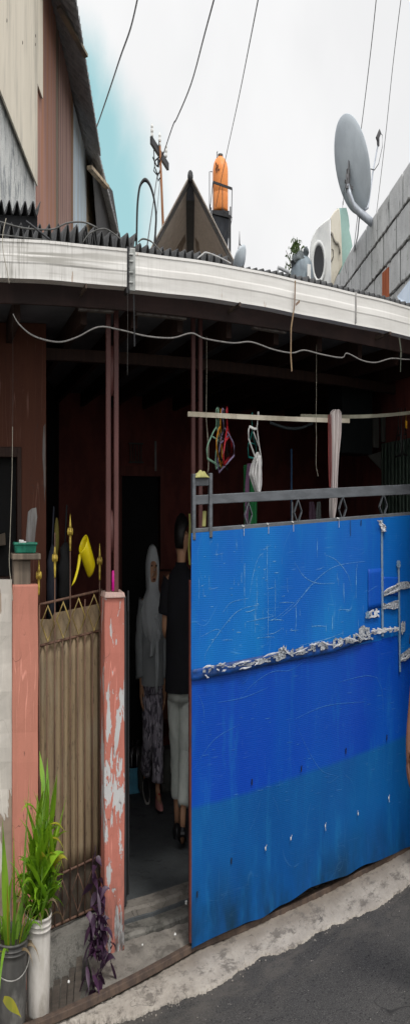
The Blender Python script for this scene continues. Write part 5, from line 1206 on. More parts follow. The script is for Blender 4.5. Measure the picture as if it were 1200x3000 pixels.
# ---------------------------------------------------------------- building with boarded wall at the left
wd = Vector((.342, .94, 0)); w0 = Vector((1.37, 9.27, 0)); wn = Vector((.94, -.342, 0))
def Wp(x, y, off=0.0):
    w = w0 + wn * off; tf = math.tan(phi(x)); t = (tf * w.y - w.x) / (wd.x - tf * wd.y); q = w + wd * t
    r = math.hypot(q.x, q.y); return Vector((q.x, q.y, EYE + r * (Y0 - y) / FY))
lb = thing('boarded_house', 'tall house side clad in beige panel and reddish boards under a dark corrugated eave', 'house', (1.4, 11, 0))
def wallpoly(name, pts, off, m, th=.03):
    b = MB(); b.prism([Wp(x, y, off) for x, y in pts], -wn * th); return b.build(name, m, lb)
A = Wp(-60, 0); Bq = Wp(352, 0)
b = MB(); zt = 5.02
b.hexa([(A.x, A.y, 0), (Bq.x, Bq.y, 0), (Bq.x - .3, Bq.y + .1, 0), (A.x - .3, A.y + .1, 0)], [(A.x, A.y, zt), (Bq.x, Bq.y, zt), (Bq.x - .3, Bq.y + .1, zt), (A.x - .3, A.y + .1, zt)])
b.build('wall', m_black, lb)
wallpoly('plaster', [(-50, 240), (113, 240), (113, 700), (-50, 700)], .012, m_plaster, .01)
wallpoly('board_panel', [(108, -60), (164, -60), (164, 700), (108, 700)], .03, m_brownboard)
wallpoly('board_panel', [(172, 60), (213, 290), (213, 700), (172, 700)], .03, m_brownboard2)
wallpoly('batten', [(164.5, -60), (171.5, -60), (171.5, 700), (164.5, 700)], .022, MAT('dull_batten', (.20, .16, .11), (.12, .095, .07), (14, 14, 1)), .015)
wallpoly('batten', [(209, 270), (214.5, 300), (214.5, 700), (209, 700)], .038, MAT('rusty_batten', (.28, .16, .085), (.2, .11, .06), (14, 14, 1)), .01)
wallpoly('zinc_panel', [(215, 302), (246, 425), (253, 445), (253, 700), (215, 700)], .03, m_bluezinc)
wallpoly('zinc_panel', [(254, 450), (275, 500), (300, 700), (254, 700)], .026, m_tanzinc)
wallpoly('beige_panel', [(-60, -60), (126, -60), (126, 290), (110, 245), (110, 545), (88, 490), (0, 262), (-60, 110)], .06, m_beige, .02)
wallpoly('beige_panel', [(-60, 108), (0, 266), (60, 425), (-60, 425)], .05, MAT('pale_panel', (.45, .44, .39), (.40, .40, .37), (3, 3, .6)), .02) if False else None
for x, y in ((66, 125), (103, 130), (104, 105), (20, 60)): b = MB(); q = Wp(x, y, .061); b.ball(q, .006, .006, .01, 6, 4); b.build('nail_head', m_black, lb)
# eave sheets: corrugated, edge seen end-on
def eave(pts, name, up, rise, amp, pitch, dz=0):
    rings = []; P3 = [Q(x, y, r) for x, y, r in pts]; A, C = P3[0], P3[-1]; n = int((C - A).length / pitch * 8)
    def fn(u, v):
        q = A.lerp(C, u); L = (C - A).length * u
        return q - wn * v * up + Vector((0, 0, v * rise + amp * math.cos(2 * math.pi * L / pitch))) + wd * (.02 * math.sin(L * 9) if v == 0 else 0)
    b = MB(); b.grid(fn, n, 3); return b.build(name, m_eave, lb, smooth=True, solid=.008)
eave([(212, -70, 8.88), (262, 215, 10.86), (295, 450, 13.29)], 'roof_sheet', 2.4, 1.15, .026, .16)
eave([(288, 445, 13.2), (331, 512, 14.1), (353, 705, 17.5)], 'roof_sheet', 1.9, .9, .026, .16)
b = MB(); b.bar(Q(262, 490, 12.6), Q(314, 549, 14.4), .10, .03); b.build('loose_board', m_tanzinc, lb)
b = MB(); b.bar(Q(172, 20, 9.6), Q(252, 165, 10.3), .07, .02); b.build('loose_board', MAT('grey_fascia', (.10, .095, .085), (.2, .17, .12), (3, 3, 20)), lb)
b = MB(); b.hexa([Wp(285, 700, .2), Wp(352, 700, .28), Wp(352, 700, -.1), Wp(285, 700, -.1)], [Wp(268, 470, .2), Wp(330, 560, .3), Wp(330, 560, -.1), Wp(268, 470, -.1)]); b.build('end_wall', MAT('near_black_boards', (.028, .028, .03), (.016, .016, .018), (9, 9, 1)), lb)  # near-black infill below the lower eave
# cables lying over the front roof
for i, (pts, r, m, lab) in enumerate((([(-30, 645), (0, 650), (58, 666), (110, 672), (157, 671), (192, 655), (225, 650), (256, 654), (285, 668)], .0035, m_greycable, 'grey conduit running along the wavy roof edge under the boarded house'),
      ([(242, 712), (255, 692), (268, 681), (290, 672), (309, 671), (330, 682), (352, 700)], .0033, m_greycable, 'grey conduit arching over the roof waves near the gutter joint'),
      ([(405, 709), (418, 700), (440, 706), (458, 722), (476, 742)], .0035, m_greycable, 'grey conduit loop on the roof just after the gutter joint'),
      ([(578, 757), (592, 746), (604, 740), (640, 753), (676, 772)], .0035, MAT('white_conduit', (.45, .45, .45), (.3, .3, .3)), 'whitish bent conduit on the roof in front of the gable'),
      ([(-20, 686), (0, 688), (76, 697), (150, 705)], .003, m_greycable, 'grey conduit lying straight in the roof trough at the left'),
      ([(76, 648), (105, 670), (146, 702)], .005, m_steel_dark, 'dark bar leaning across the raised roof sheet'))):
    polytube([P(x, y, 5.50) for x, y in pts], r, 'conduit', m, lab, 'conduit', None, 5)
polytube([P(18, 640, 5.42), P(8, 690, 5.42), P(10, 740, 5.42), P(22, 800, 5.42), P(27, 830, 5.43)], .003, 'wire', m_string, 'brown wire hanging over the left part of the gutter', 'wire')
polytube([P(373, 830, 5.44), P(374, 950, 5.44), P(373, 1100, 5.44)], .0012, 'wire', m_greycable, 'hair thin wire hanging from the gutter joint', 'wire')
# black hose hoop
polytube([Q(x, y, 7.4) for x, y in ((399, 730), (400, 690), (402, 610), (406, 565), (412, 540), (424, 527), (436, 537), (446, 562), (453, 595), (457, 635), (455, 680), (453, 730))], .011, 'hose', m_blackcable, 'black hose standing as a hoop above the roof', 'hose')

# ---------------------------------------------------------------- gable house, tank tower, utility pole
ga = phi(557); gf = Vector((math.sin(ga), math.cos(ga), 0)); gr_ = Vector((math.cos(ga), -math.sin(ga), 0)); g0 = gf * 13.0; za = EYE + 13 * (1500 - 530) / FY
def GA(a, f, z): return g0 + gr_ * a + gf * f + Vector((0, 0, z))
gh = thing('gable_house', 'steep brown corrugated gable roof rising behind the white gutter', 'house', tuple(GA(0, 3, 0)))
for sg in (-1, 1):
    sl_ = .74 if sg < 0 else .78; W = 1.5
    def fn(u, v, sg=sg, sl_=sl_):
        L = v * 6.5; return GA(sg * u * W, L - .12 * (1 - u) * (1 if v == 0 else 0), za - u * W * sl_ + .03 * math.cos(2 * math.pi * L / .12) * (1 if v else 1))
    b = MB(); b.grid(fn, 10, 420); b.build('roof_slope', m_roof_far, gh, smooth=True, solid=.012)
    b = MB(); b.bar(GA(sg * .02, -.03, za - .02), GA(sg * W, -.02, za - W * sl_ - .02), .05, .035); b.build('verge', MAT('verge_grey', (.075, .07, .068), (.05, .048, .046), 12), gh)
b = MB(); b.hexa([GA(-.085, .0, za - .16), GA(.085, .0, za - .16), GA(.085, 6.4, za - .16), GA(-.085, 6.4, za - .16)], [GA(-.05, -.05, za - .01), GA(.05, -.05, za - .01), GA(.05, 6.4, za - .01), GA(-.05, 6.4, za - .01)]); b.build('ridge_beam', m_ridge, gh)
b = MB(); rings = []
for i in range(9):
    f = i / 8; rings.append([GA(.055 * (1 + .6 * f) * math.cos(t * math.pi / 5), -.12 + f * 6.5 * (0 if i == 0 else 1), za + .02 - .01 * min(1, f * 8) + (.045 if i == 0 else .03) * math.sin(t * math.pi / 5)) for t in range(10)])
b.loft(rings).build('ridge_cap', m_roof, gh, smooth=True)
m_br = MAT('pale_brace', (.42, .36, .30), (.33, .28, .23), 9)
for pts in (((-.40, -.36), (-.12, -.17), (-.095, -.23), (-.30, -.44)), ((.11, -.20), (.19, -.25), (.24, -.42), (.15, -.42))):
    b = MB(); b.prism([GA(a, 1.5, za + z) for a, z in pts], gf * .04); b.build('brace_board', m_br, gh)

# orange tank on steel tower
RT = 38.0; ta = phi(646); tf_ = Vector((math.sin(ta), math.cos(ta), 0)); trr = Vector((math.cos(ta), -math.sin(ta), 0)); T0 = tf_ * RT
def TT(a, f, z): return T0 + trr * a + tf_ * f + Vector((0, 0, z))
ztk0 = EYE + RT * (1500 - 622) / FY; ztk1 = EYE + RT * (1500 - 459) / FY
tk = thing('water_tank', 'tall orange plastic water tank on a steel tower', 'tank', tuple(TT(0, 0, ztk0)))
b = MB(); h = ztk1 - ztk0; r = .45; b.lathe(TT(-.02, 0, ztk0), [(r * .97, 0), (r, .05), (r, h * .32), (r * .985, h * .33), (r, h * .34), (r, h * .70), (r * .97, h * .78), (r * .86, h * .87), (r * .66, h * .94), (r * .36, h * .985), (.12, h), (.12, h + .02), (.01, h + .03)], 36); b.build('barrel', m_orange, tk, smooth=True)
b = MB(); b.lathe(TT(-.02, 0, ztk1 + .0), [(.15, 0), (.15, .05), (.02, .06)], 18); b.build('lid', m_cab, tk)
b = MB(); b.tube([TT(-.22, -.2, ztk1 - .12), TT(-.22, -.2, ztk1 + .05), TT(-.18, -.2, ztk1 + .08)], .02, 6); b.tube([TT(-.50, -.1, ztk1 - .38), TT(-.66, -.1, ztk1 - .38), TT(-.66, -.1, ztk0 - .9)], .02, 6); b.build('pipe', m_steel_dark, tk, smooth=True)
b = MB()
for a, z0, z1, w in ((-.26, .38, .50, .05), (-.17, .36, .42, .05), (-.26, .24, .34, .05), (-.17, .28, .34, .05), (-.22, .31, .335, .14), (-.10, .37, .40, .08)):
    for k in range(1): 
        aa = a; ff = -math.sqrt(max(.01, r * r - (aa + .02) ** 2)) - .008; b.box(0, 0, 0, 0, 0, 0) if False else b.bar(TT(aa - w / 2, ff - .004, ztk1 - z0 - .05), TT(aa + w / 2, -math.sqrt(max(.01, r * r - (aa + w / 2 + .02) ** 2)) - .01, ztk1 - z0 - .05 + .03), .012, z1 - z0)
b.build('printed_mark', MAT('tank_mark', (.14, .05, .02), (.1, .04, .02)), tk)
tw = thing('tank_tower', 'dark steel tower with railed platform carrying the orange tank', 'tower', tuple(TT(0, 0, 0)))
b = MB(); zp = ztk0 - .04; b.hexa([TT(-.52, -.5, zp - .08), TT(.50, -.62, zp - .20), TT(.5, .5, zp - .20), TT(-.52, .5, zp - .08)], [TT(-.52, -.5, zp + .0), TT(.50, -.62, zp - .04), TT(.5, .5, zp - .04), TT(-.52, .5, zp + .0)]); b.build('platform', m_steel_dark, tw)
b = MB(); b.hexa([TT(-.48, -.4, zp - .62), TT(.42, -.4, zp - .80), TT(.42, .3, zp - .8), TT(-.48, .3, zp - .62)], [TT(-.50, -.45, zp - .10), TT(.50, -.5, zp - .22), TT(.5, .4, zp - .22), TT(-.5, .4, zp - .10)]); b.build('under_block', MAT('tank_underside', (.042, .048, .058), (.028, .032, .04), 4), tw)  # dark block below the platform
for a, f in ((-.55, -.55), (.55, -.65), (.5, .5), (-.5, .5)): b = MB(); b.bar(TT(a, f, 0), TT(a * 1.02, f, zp + .05), .05, .05); b.build('leg', m_steel_dark, tw)
b = MB()
def rl(a0, f0, z0, a1, f1, z1, w=.03): b.bar(TT(a0, f0, z0), TT(a1, f1, z1), w, w)
zt_, zr2 = zp + .62, zp + .46
rl(-.45, -.7, zt_, .66, -.7, zr2, .06); rl(-.45, -.7, zt_, -.72, -.7, zp - .4); rl(.66, -.7, zr2, .62, -.7, zp - .25); rl(.10, -.7, zp + .54, .10, -.7, zp - .1); rl(-.42, -.7, zt_, -.42, -.7, zp - .1); rl(.66, -.7, zp - .22, .05, -.7, zp); rl(.66, .3, zr2 + .02, .66, -.7, zr2); rl(.64, -.7, zp - .25, .30, -.7, zp - 1.0)
for i in range(6): rl(-.20 + i * .02, -.68, zp - .9 - i * .35, .52, -.68, zp - 1.0 - i * .35)
rl(-.5, -.6, zp - .5, .5, -.6, zp - 1.3); rl(.5, -.6, zp - .4, -.5, -.6, zp - 1.2); rl(-.74, -.7, zp - .4, -.74, -.7, zp - .75); rl(-.74, -.7, zp - .4, -.5, -.7, zp - .4); rl(-.60, -.7, zp + .1, -.74, -.7, zp - .4)
b.build('railing', m_steel_dark, tw)

# utility pole
up = thing('utility_pole', 'rusty utility pole with slanting crossarm and white insulators', 'pole', tuple(Q(481, 760, 27.5) * 1.0))
pq = Q(481, 900, 27.5); b = MB(); base = Vector((pq.x, pq.y, 0)); topq = Q(467.5, 415, 27.5); b.tube([base, Q(477, 653, 27.5), topq], [.06, .055, .045], 10); b.build('shaft', m_steelbrown, up, smooth=True)
b = MB(); b.bar(Q(442, 411, 26.7) + Vector((0, -.02, 0)), Q(491.5, 489, 28.7), .10, .13); b.build('crossarm', m_steel_dark, up)
def insul(x, y, r):
    t = Q(x, y, r); b = MB(); b.lathe(t, [(.03, 0), (.055, .02), (.055, .06), (.035, .08), (.06, .10), (.06, .14), (.035, .16), (.055, .18), (.05, .21), (.02, .23), (.02, .25)], 12); b.build('insulator', m_white, up, smooth=True)
insul(445, 404, 26.8); insul(467.5, 430, 27.5); insul(486, 462, 28.5)
b = MB()
for pts in (((467, 460), (455, 470), (450, 500), (462, 515), (468, 500)), ((450, 440), (453, 490), (462, 512)), ((447, 460), (458, 485), (466, 488)), ((468, 505), (460, 512), (457, 498)), ((478, 445), (470, 470), (466, 478)), ((458, 430), (464, 428), (466, 415)), ((470, 520), (463, 530), (460, 515))):
    b.tube([Q(x, y, 27.3) for x, y in pts], .02, 5)
b.bar(Q(464, 467, 27.2), Q(464, 484, 27.2), .07, .07); b.build('wire_bundle', m_blackcable, up)
def cable(pts, r, label, grp='overhead cables'):
    polytube([Q(x, y, d) for x, y, d in pts], r, 'overhead_cable', m_blackcable, label, 'cable', grp, 5, 5)
cable([(408, -30, 13.5), (383, 80, 15), (353, 165, 16.5), (331, 232, 18), (304, 312, 19.5), (278, 385, 22), (240, 480, 26), (190, 575, 32)], .017, 'thick black overhead cable running down behind the corrugated eave of the boarded house')
cable([(634, -30, 14.5), (600, 96, 16.5), (559, 247, 20), (518, 346, 23), (506, 368, 24), (478, 452, 27.2)], .017, 'black overhead cable reaching the utility pole crossarm')
cable([(761, -30, 15), (726, 150, 20), (696, 300, 26), (658, 475, 34), (632, 605, 37)], .015, 'thin black overhead cable crossing in front of the orange tank')
cable([(1104, -30, 14), (1085, 150, 16), (1056, 385, 19), (1040, 480, 21)], .010, 'thin overhead cable disappearing behind the big satellite dish')
cable([(1177, -30, 14), (1150, 190, 16), (1126, 420, 18.5), (1100, 640, 22)], .008, 'thin overhead cable passing between dish arm and block wall')
cable([(461, 510, 27.3), (445, 620, 22), (431, 720, 18)], .018, 'dark guy wire slanting from the utility pole, the more slanted of two', 'guy wires'); cable([(468, 530, 27.3), (458, 640, 23), (449, 720, 19)], .012, 'dark guy wire slanting from the utility pole, the steeper of two', 'guy wires')

# ---------------------------------------------------------------- dishes, casing, tarp drum, tree, block wall at the right
wa = Q(1200, 475, 8.5); bd = Vector((.358, .934, 0)); bn = Vector((-.934, .358, 0)); wa0 = Vector((wa.x, wa.y, 0)); zt = wa.z
bw = thing('block_wall', 'grey aerated block wall with dark open mortar joints beside the roof', 'wall', (wa.x + .8, wa.y + 2, 0))
b = MB(); rk = random.Random(9); th = Vector((.934, -.358, 0)) * .12
def WB(l, z, o=0): return wa0 + bd * l + bn * o + Vector((0, 0, z))
b.hexa([WB(-1.5, .0, -.012), WB(5.4, .0, -.012), WB(5.4, .0, -.11), WB(-1.5, .0, -.11)], [WB(-1.5, zt - .01, -.012), WB(5.4, zt - .01, -.012), WB(5.4, zt - .01, -.11), WB(-1.5, zt - .01, -.11)])
b.build('mortar', m_mortar, bw)
b = MB()
for j in range(9):
    z1 = zt - j * .205; z0 = z1 - .187; l = -1.5 + (.31 if j % 2 else .02) + rk.uniform(-.05, .05)
    while l < 5.3:
        ln_ = .585 + rk.uniform(-.04, .03); o_ = rk.uniform(0, .006); e0 = l + rk.uniform(.008, .018); e1 = min(l + ln_, 5.38)
        if not (j == 3 and .55 < l < .56):
            b.hexa([WB(e0, z0 + rk.uniform(-.004, .004), o_), WB(e1, z0 + rk.uniform(-.004, .004), o_), WB(e1, z0, -.008), WB(e0, z0, -.008)], [WB(e0, z1 + rk.uniform(-.004, .004), o_), WB(e1, z1 + rk.uniform(-.004, .004), o_), WB(e1, z1, -.008), WB(e0, z1, -.008)])
        l += ln_ + .02
b.build('blocks', m_block, bw, bevel=.006)
b = MB()
for j in range(8):
    z = zt - j * .205 - .196; pts = []; rad = []
    for k in range(130): pts.append(WB(-1.4 + k * .052, z + rk.uniform(-.008, .008), .002 + rk.uniform(-.004, .004))); rad.append(rk.choice((.003, .005, .008, .012, .014)))
    b.tube(pts, rad, 6)
b.build('mortar_bead', MAT('mortar_bead', (.24, .24, .23), (.12, .12, .115), 30, .95, 1.0, 0, 40), bw, smooth=True)
def onwall(x, y, o=0):
    w = wa0 + bn * o; tf = math.tan(phi(x)); t = (tf * w.y - w.x) / (bd.x - tf * bd.y); q = w + bd * t; return Vector((q.x, q.y, EYE + math.hypot(q.x, q.y) * (Y0 - y) / FY))
b = MB(); b.prism([onwall(1118, 800, .012), onwall(1137, 782, .012), onwall(1137, 880, .012), onwall(1118, 880, .012)], -bn * .05)
for i in range(4): xx = 1120.5 + i * 4.5; b.prism([onwall(xx, 800 - i * 4, .018), onwall(xx + 1.7, 798 - i * 4, .018), onwall(xx + 1.7, 879, .018), onwall(xx, 879, .018)], -bn * .02)
b.build('hollow_brick', m_brick, bw)
b = MB()
for x0, y0, x1, y1 in ((1000, 690, 1013, 800), (1003, 590, 1002, 690)): b.tube([onwall(x0, y0, .35), onwall(x1, y1, .35)], .003, 5)
tag(b.build('wire', m_blackcable, loc=tuple(onwall(1013, 800, .35))), 'thin dark wire hanging in front of the machine casing', 'wire')
b = MB(); b.add([Q(1164, 872, 8.0), Q(1215, 806, 7.6), Q(1215, 905, 7.4), Q(1180, 900, 7.7)], [(0, 1, 2, 3)]); tag(b.build('roof_panel', m_bluewhite, loc=tuple(Q(1180, 900, 7.7)), solid=.02), 'pale blue roofing panel leaning at the foot of the block wall', 'panel')
# big dish
dr = 10.1; dc = Q(1031, 482, dr); vd = Vector((math.sin(phi(1031)), math.cos(phi(1031)), 0)); vr = Vector((vd.y, -vd.x, 0)); ax = (vd * .80 + vr * .50 + Vector((0, 0, .26))).normalized()
ds = thing('satellite_dish', 'large grey satellite dish on a bent pipe above the block wall', 'dish', tuple(Q(1085, 655, dr)))
Rd = .305; prof = [(.01, -.068), (Rd * .3, -.062), (Rd * .6, -.043), (Rd * .85, -.018), (Rd, .0), (Rd * 1.012, .004), (Rd * 1.0, .010), (Rd * .6, -.034), (.01, -.058)]
rot = Vector((0, 0, 1)).rotation_difference(ax).to_matrix()
b = MB(); b.lathe(dc, prof, 48, ax)
lean = Matrix.Rotation(0, 3, vd)
for q in b.v:                      # offset dish: taller than wide, leaning
    l = q - dc; q.z = dc.z + l.z * 1.03; q += vr * (-.26 * l.z)
b.build('reflector', m_dish, ds, smooth=True)
bk = Q(1026, 535, dr) - ax * .10
b = MB(); b.bar(bk + ax * .03 + Vector((0, 0, .09)), bk + ax * .03 - Vector((0, 0, .06)), .05, .03); b.bar(bk - vr * .04 + Vector((0, 0, .02)), bk + vr * .09 - Vector((0, 0, .03)), .025, .02); b.bar(bk + Vector((0, 0, .05)), bk - vd * .05 - Vector((0, 0, .05)), .045, .05)
b.bar(bk + vr * .02 + Vector((0, 0, .06)), bk + ax * .06 + Vector((0, 0, .17)), .02, .02); b.build('bracket', m_dish_dark, ds)
b = MB(); b.tube([bk - vd * .03 + Vector((0, 0, -.02)), Q(1024, 575, dr - .12), Q(1034, 603, dr - .10), Q(1052, 622, dr - .06), Q(1088, 652, dr)], .034, 12); b.build('mount_pipe', m_pipe, ds, smooth=True)
b = MB(); b.tube([Q(1053, 622, dr), Q(1047, 690, dr + .6), Q(1034, 745, dr + 1.2)], .010, 6); b.tube([Q(1048, 622, dr), Q(1036, 725, dr + 1.1)], .006, 6); b.tube([Q(1034, 742, dr + 1.2), Q(1033, 760, dr + 1.2)], .012, 6); b.build('stay', m_pipe, ds)
b = MB(); b.tube([Q(1068, 614, dr - .02), Q(1077, 608, dr), Q(1080, 590, dr + .1), Q(1092, 500, dr + .3), Q(1106, 426, dr + .5)], .011, 8); b.build('feed_arm', m_pipe, ds, smooth=True)
b = MB(); b.tube([Q(1107, 428, dr + .5), Q(1106, 400, dr + .5)], [.02, .026], 10); b.bar(Q(1103, 408, dr + .48), Q(1112, 386, dr + .5), .05, .04); b.build('feed_head', m_dish_dark, ds)
b = MB(); b.tube([Q(1112, 388, dr + .5), Q(1119, 396, dr + .5), Q(1119, 430, dr + .45), Q(1108, 480, dr + .35), Q(1096, 498, dr + .3), Q(1085, 495, dr + .2)], .004, 5); b.build('lead', m_blackcable, ds); b = MB(); b.tube([Q(1018, 520, dr - .2), Q(1007, 560, dr - .2), Q(1004, 600, dr - .1)], .004, 5); b.build('lead', m_blackcable, ds)
# small dish
sd_ = thing('satellite_dish', 'small grey dish with pointed tripod feed beside the gable', 'dish', tuple(Q(702, 790, 9.3)))
c = Q(701, 757, 9.3); ax2 = Vector((-.30, .55, .75)).normalized()
b = MB(); R2_ = .112; b.lathe(c, [(.005, -.075), (R2_ * .35, -.068), (R2_ * .65, -.045), (R2_ * .9, -.014), (R2_, 0), (R2_ * .97, .004), (R2_ * .6, -.036), (.005, -.066)], 32, ax2); b.build('reflector', m_dish, sd_, smooth=True)
b = MB(); tip = Q(701, 712, 9.3)
for k in range(3):
    a = k * 2.1 + .4; l = Vector((math.cos(a) * R2_, math.sin(a) * R2_, 0)); l = Vector((0, 0, 1)).rotation_difference(ax2).to_matrix() @ l; b.tube([c + l, tip], .004, 5)
b.tube([tip + Vector((0, 0, -.01)), tip + Vector((0, 0, .07))], [.010, .002], 6); b.build('feed', m_dish_dark, sd_)
b = MB(); b.tube([c - ax2 * .07, Q(706, 800, 9.2)], .014, 8); b.build('mast', m_pipe, sd_)
# machine casing
def ZC(zx, zy, r): return Q(800 + zx / 2.575, 600 + zy / 2.575, r)
cg = thing('machine_casing', 'discarded white machine casing with a dark oval door, propped on the roof', 'casing', tuple(ZC(400, 640, 9.6)))
outl = [(272, 650), (274, 480), (276, 330), (284, 270), (300, 225), (325, 180), (355, 150), (392, 122), (428, 96)]
rightl = [(436, 640), (432, 480), (430, 330), (426, 200), (424, 150), (426, 120), (428, 100), (430, 97), (430, 96)]
b = MB(); rings = []
for rr_ in (9.55, 9.60, 10.0):
    sh = 0 if rr_ < 9.58 else 0
    rings.append([ZC(x + (4 if rr_ < 9.58 else 0), y + (5 if rr_ < 9.58 else 0), rr_) for x, y in outl] + [ZC(x, y, rr_) for x, y in rightl[::-1]])
b.loft(rings).build('front_panel', m_shell, cg, bevel=.008, smooth=False)
b = MB(); side = [(431, 95), (460, 50), (486, 26), (498, 28), (504, 80), (512, 200), (516, 330), (520, 460), (470, 560), (436, 660)]
rings = [[ZC(x, y, 9.56 + k) for x, y in side] for k in (0, .04, .4)]; b.loft(rings).build('side_panel', m_shell2, cg, bevel=.008)
b = MB(); ring = []
for k in range(40):
    a = k * 2 * math.pi / 40; ring.append(ZC(342 + 47 * math.cos(a), 435 + 148 * math.sin(a), 9.535))
rimb = MB(); rimb.tube(ring, .018, 8, closed=True)
b = MB(); o = len(b.v); ctr = ZC(342, 435, 9.545); b.v.append(ctr); b.v += [ZC(342 + 45 * math.cos(k * math.pi / 20), 435 + 145 * math.sin(k * math.pi / 20), 9.54) for k in range(40)]
b.f += [(0, 1 + k, 1 + (k + 1) % 40) for k in range(40)]; dr_o = b.build('door', m_glass_dark, cg); rimb.build('door_rim', m_shell, dr_o, smooth=True)
b = MB(); b.tube([ZC(x, y, 9.55) for x, y in ((432, 215), (445, 220), (455, 260), (470, 285), (490, 290), (498, 320), (500, 365))], .012, 8); b.tube([ZC(x, y, 9.555) for x, y in ((440, 330), (452, 345), (452, 390), (442, 410), (436, 430))], .006, 6); b.build('moulding', MAT('casing_shadow', (.20, .185, .155), (.3, .28, .24), 9), cg, smooth=True)
b = MB(); b.prism([ZC(x, y, 10.02) for x, y in ((480, 26), (550, 22), (560, 60), (566, 85), (570, 118), (575, 160), (572, 190), (584, 240), (597, 312), (575, 360), (545, 420), (500, 520), (480, 520))], Vector((.01, .03, 0)))
tag(b.build('board', m_teal, loc=tuple(ZC(520, 520, 10.02))), 'broken pale teal board standing behind the machine casing', 'board')
# tarp drum
dg_ = thing('covered_drum', 'blue grey drum wrapped in knotted cloth at the foot of the machine casing', 'drum', tuple(ZC(230, 600, 9.2)))
b = MB(); cc = ZC(216, 540, 9.2); b.lathe(cc - Vector((0, 0, .25)), [(.165, 0), (.165, .20), (.160, .27), (.142, .325), (.107, .352), (.055, .366), (.005, .37)], 28)
b.build('barrel', m_tarp, dg_, smooth=True)
b = MB(); kn = ZC(225, 395, 9.15); b.ball(ZC(208, 420, 9.15), .10, .08, .05, 22, 12); b.ball(ZC(246, 372, 9.15), .035, .035, .05, 14, 10); b.ball(ZC(168, 440, 9.15), .07, .07, .045, 16, 10)
for q in b.v: q += Vector((.010 * math.sin(q.z * 130 + q.x * 40), .01 * math.sin(q.z * 90), .012 * math.sin(q.x * 80 + q.z * 60)))
b.build('knotted_cloth', MAT('dark_tarp', (.10, .115, .12), (.055, .065, .07), 20, .8, .8), dg_, smooth=True)
b = MB(); p0 = ZC(268, 508, 9.04); b.box(p0.x - .028, p0.x + .028, p0.y - .006, p0.y, p0.z - .055, p0.z + .045); b.build('patch', m_white, dg_)
polytube([ZC(x, y, 8.8) for x, y in ((34, 522), (36, 478), (44, 476), (80, 492), (122, 512))], .012, 'pipe', MAT('pale_pipe', (.42, .43, .44), (.3, .31, .32)), 'pale bent pipe end lying on the roof before the covered drum', 'pipe')
# leafy tree behind
tr_ = thing('tree', 'leafy green tree top showing between the drum and the sky', 'tree', (Q(868, 900, 21).x, Q(868, 900, 21).y, 0))
b = MB(); tp = Q(868, 745, 21); b.tube([(tp.x, tp.y, 0), (tp.x + .05, tp.y, 2.6), tuple(tp)], [.12, .09, .03], 8)
for k in range(14):
    a = rp.uniform(0, 6.28); b.tube([Vector((tp.x, tp.y, tp.z - .9 + k * .06)), tp + Vector((math.cos(a) * .35, math.sin(a) * .35, rp.uniform(-.5, .15)))], [.02, .006], 5)
b.build('trunk', m_bark, tr_, smooth=True)
b = MB()
for k in range(900):
    a = rp.uniform(0, 6.28); rr_ = abs(rp.gauss(0, .22)); zz = rp.uniform(-1.1, .16); rr_ *= (1.25 - max(0, zz + .4) * 1.5)
    q = tp + Vector((math.cos(a) * rr_, math.sin(a) * rr_, zz)); blade(b, q, (rp.uniform(-1, 1), rp.uniform(-1, 1), rp.uniform(-.2, 1)), rp.uniform(.06, .12), .018, .5, 3, None, 1)
b.build('crown', m_treeleaf, tr_)

# ---------------------------------------------------------------- camera: cylindrical panorama, level
cam = bpy.data.cameras.new('camera'); co = bpy.data.objects.new('camera', cam); COL.objects.link(co)
co.location = (0, 0, EYE); co.rotation_euler = (R_(90), 0, -phi(600))
cam.type = 'PANO'; cam.panorama_type = 'CENTRAL_CYLINDRICAL'
hu, hv = 600 / FX, 1500 / FY
cam.central_cylindrical_range_u_min = -hu; cam.central_cylindrical_range_u_max = hu
cam.central_cylindrical_range_v_min = -hv; cam.central_cylindrical_range_v_max = hv; cam.central_cylindrical_radius = 1
cam.clip_start = .05; cam.clip_end = 2000; sc.camera = co

# ---------------------------------------------------------------- light: overcast daylight
w = bpy.data.worlds.new('World'); sc.world = w; w.use_nodes = True; nt = w.node_tree; N_ = nt.nodes; bgd = N_['Background']
sky = N_.new('ShaderNodeTexSky'); sky.sky_type = 'NISHITA'; sky.sun_disc = False; sky.sun_elevation = R_(58); sky.sun_rotation = R_(165); sky.air_density = 1.0; sky.dust_density = 2.0
tc = N_.new('ShaderNodeTexCoord')
def wm(op, a, b_=0.0):
    q = N_.new('ShaderNodeMath'); q.operation = op
    for i, v in enumerate((a, b_)):
        if isinstance(v, bpy.types.NodeSocket): nt.links.new(v, q.inputs[i])
        else: q.inputs[i].default_value = v
    return q.outputs[0]
def wmix(f, a, b_):
    q = N_.new('ShaderNodeMix'); q.data_type = 'RGBA'
    for s_, v in ((q.inputs[0], f), (q.inputs[6], a), (q.inputs[7], b_)):
        if isinstance(v, bpy.types.NodeSocket): nt.links.new(v, s_)
        elif isinstance(v, tuple): s_.default_value = (*v, 1)
        else: s_.default_value = v
    return q.outputs[2]
def wmap(v, a, b_):
    q = N_.new('ShaderNodeMapRange'); q.interpolation_type = 'SMOOTHSTEP'; nt.links.new(v, q.inputs[0]); q.inputs[1].default_value = a; q.inputs[2].default_value = b_; return q.outputs[0]
no = N_.new('ShaderNodeTexNoise'); nt.links.new(tc.outputs['Generated'], no.inputs['Vector']); no.inputs['Scale'].default_value = 5; no.inputs['Detail'].default_value = 4
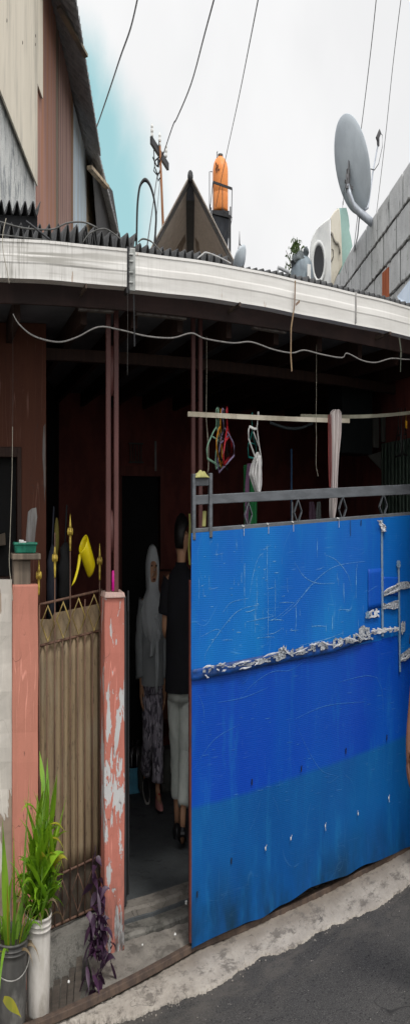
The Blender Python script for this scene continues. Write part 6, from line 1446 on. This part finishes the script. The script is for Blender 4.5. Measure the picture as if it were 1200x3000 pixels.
no2 = N_.new('ShaderNodeTexNoise'); nt.links.new(tc.outputs['Generated'], no2.inputs['Vector']); no2.inputs['Scale'].default_value = 14; no2.inputs['Detail'].default_value = 6; no2.inputs['Roughness'].default_value = .6
def gap(x, y, rad):
    dt = N_.new('ShaderNodeVectorMath'); dt.operation = 'DOT_PRODUCT'; nt.links.new(tc.outputs['Generated'], dt.inputs[0]); dt.inputs[1].default_value = tuple((Q(x, y, 1) - Vector((0, 0, EYE))).normalized())
    return wm('DIVIDE', wm('ARCCOSINE', wm('MINIMUM', dt.outputs['Value'], .999999)), rad)
ang = wm('MINIMUM', wm('MINIMUM', gap(232, 300, .050), gap(285, 470, .062)), gap(330, 640, .078))
ang = wm('ADD', ang, wm('MULTIPLY', wm('SUBTRACT', no2.outputs['Fac'], .5), .6))
thin = wmap(ang, 1.3, .3)     # a break of pale blue in the cloud layer
sep = N_.new('ShaderNodeSeparateXYZ'); nt.links.new(tc.outputs['Generated'], sep.inputs[0])
behind = wmap(sep.outputs['Y'], .25, -.35)   # cloud brightened behind the viewer, out of view, to light porch and people
cl = wmix(wmap(no.outputs['Fac'], .3, .7), (9.6, 9.6, 9.65), (8.7, 8.72, 8.8))
cl = wmix(behind, cl, (13.5, 13.4, 13.2))
zen = wmap(sep.outputs['Z'], .36, .85)
cl = wmix(zen, cl, (15.5, 15.5, 15.8))
blue = wmix(.72, sky.outputs[0], (4.4, 7.9, 8.0))
nt.links.new(wmix(thin, cl, blue), bgd.inputs[0]); bgd.inputs[1].default_value = .1
sun = bpy.data.lights.new('sun', 'SUN'); sun.energy = 1.7; sun.angle = R_(14); sun.color = (1, .96, .9); so = bpy.data.objects.new('sun', sun); COL.objects.link(so)
sdv = Vector((math.sin(R_(165)) * math.cos(R_(58)), math.cos(R_(165)) * math.cos(R_(58)), math.sin(R_(58))))
so.rotation_euler = sdv.to_track_quat('Z', 'Y').to_euler(); so.location = (0, -3, 9)
sc.view_settings.view_transform = 'Standard'; sc.view_settings.look = 'None'; sc.view_settings.exposure = 0; sc.view_settings.gamma = 1
sc.render.engine = 'CYCLES'; sc.cycles.use_denoising = True
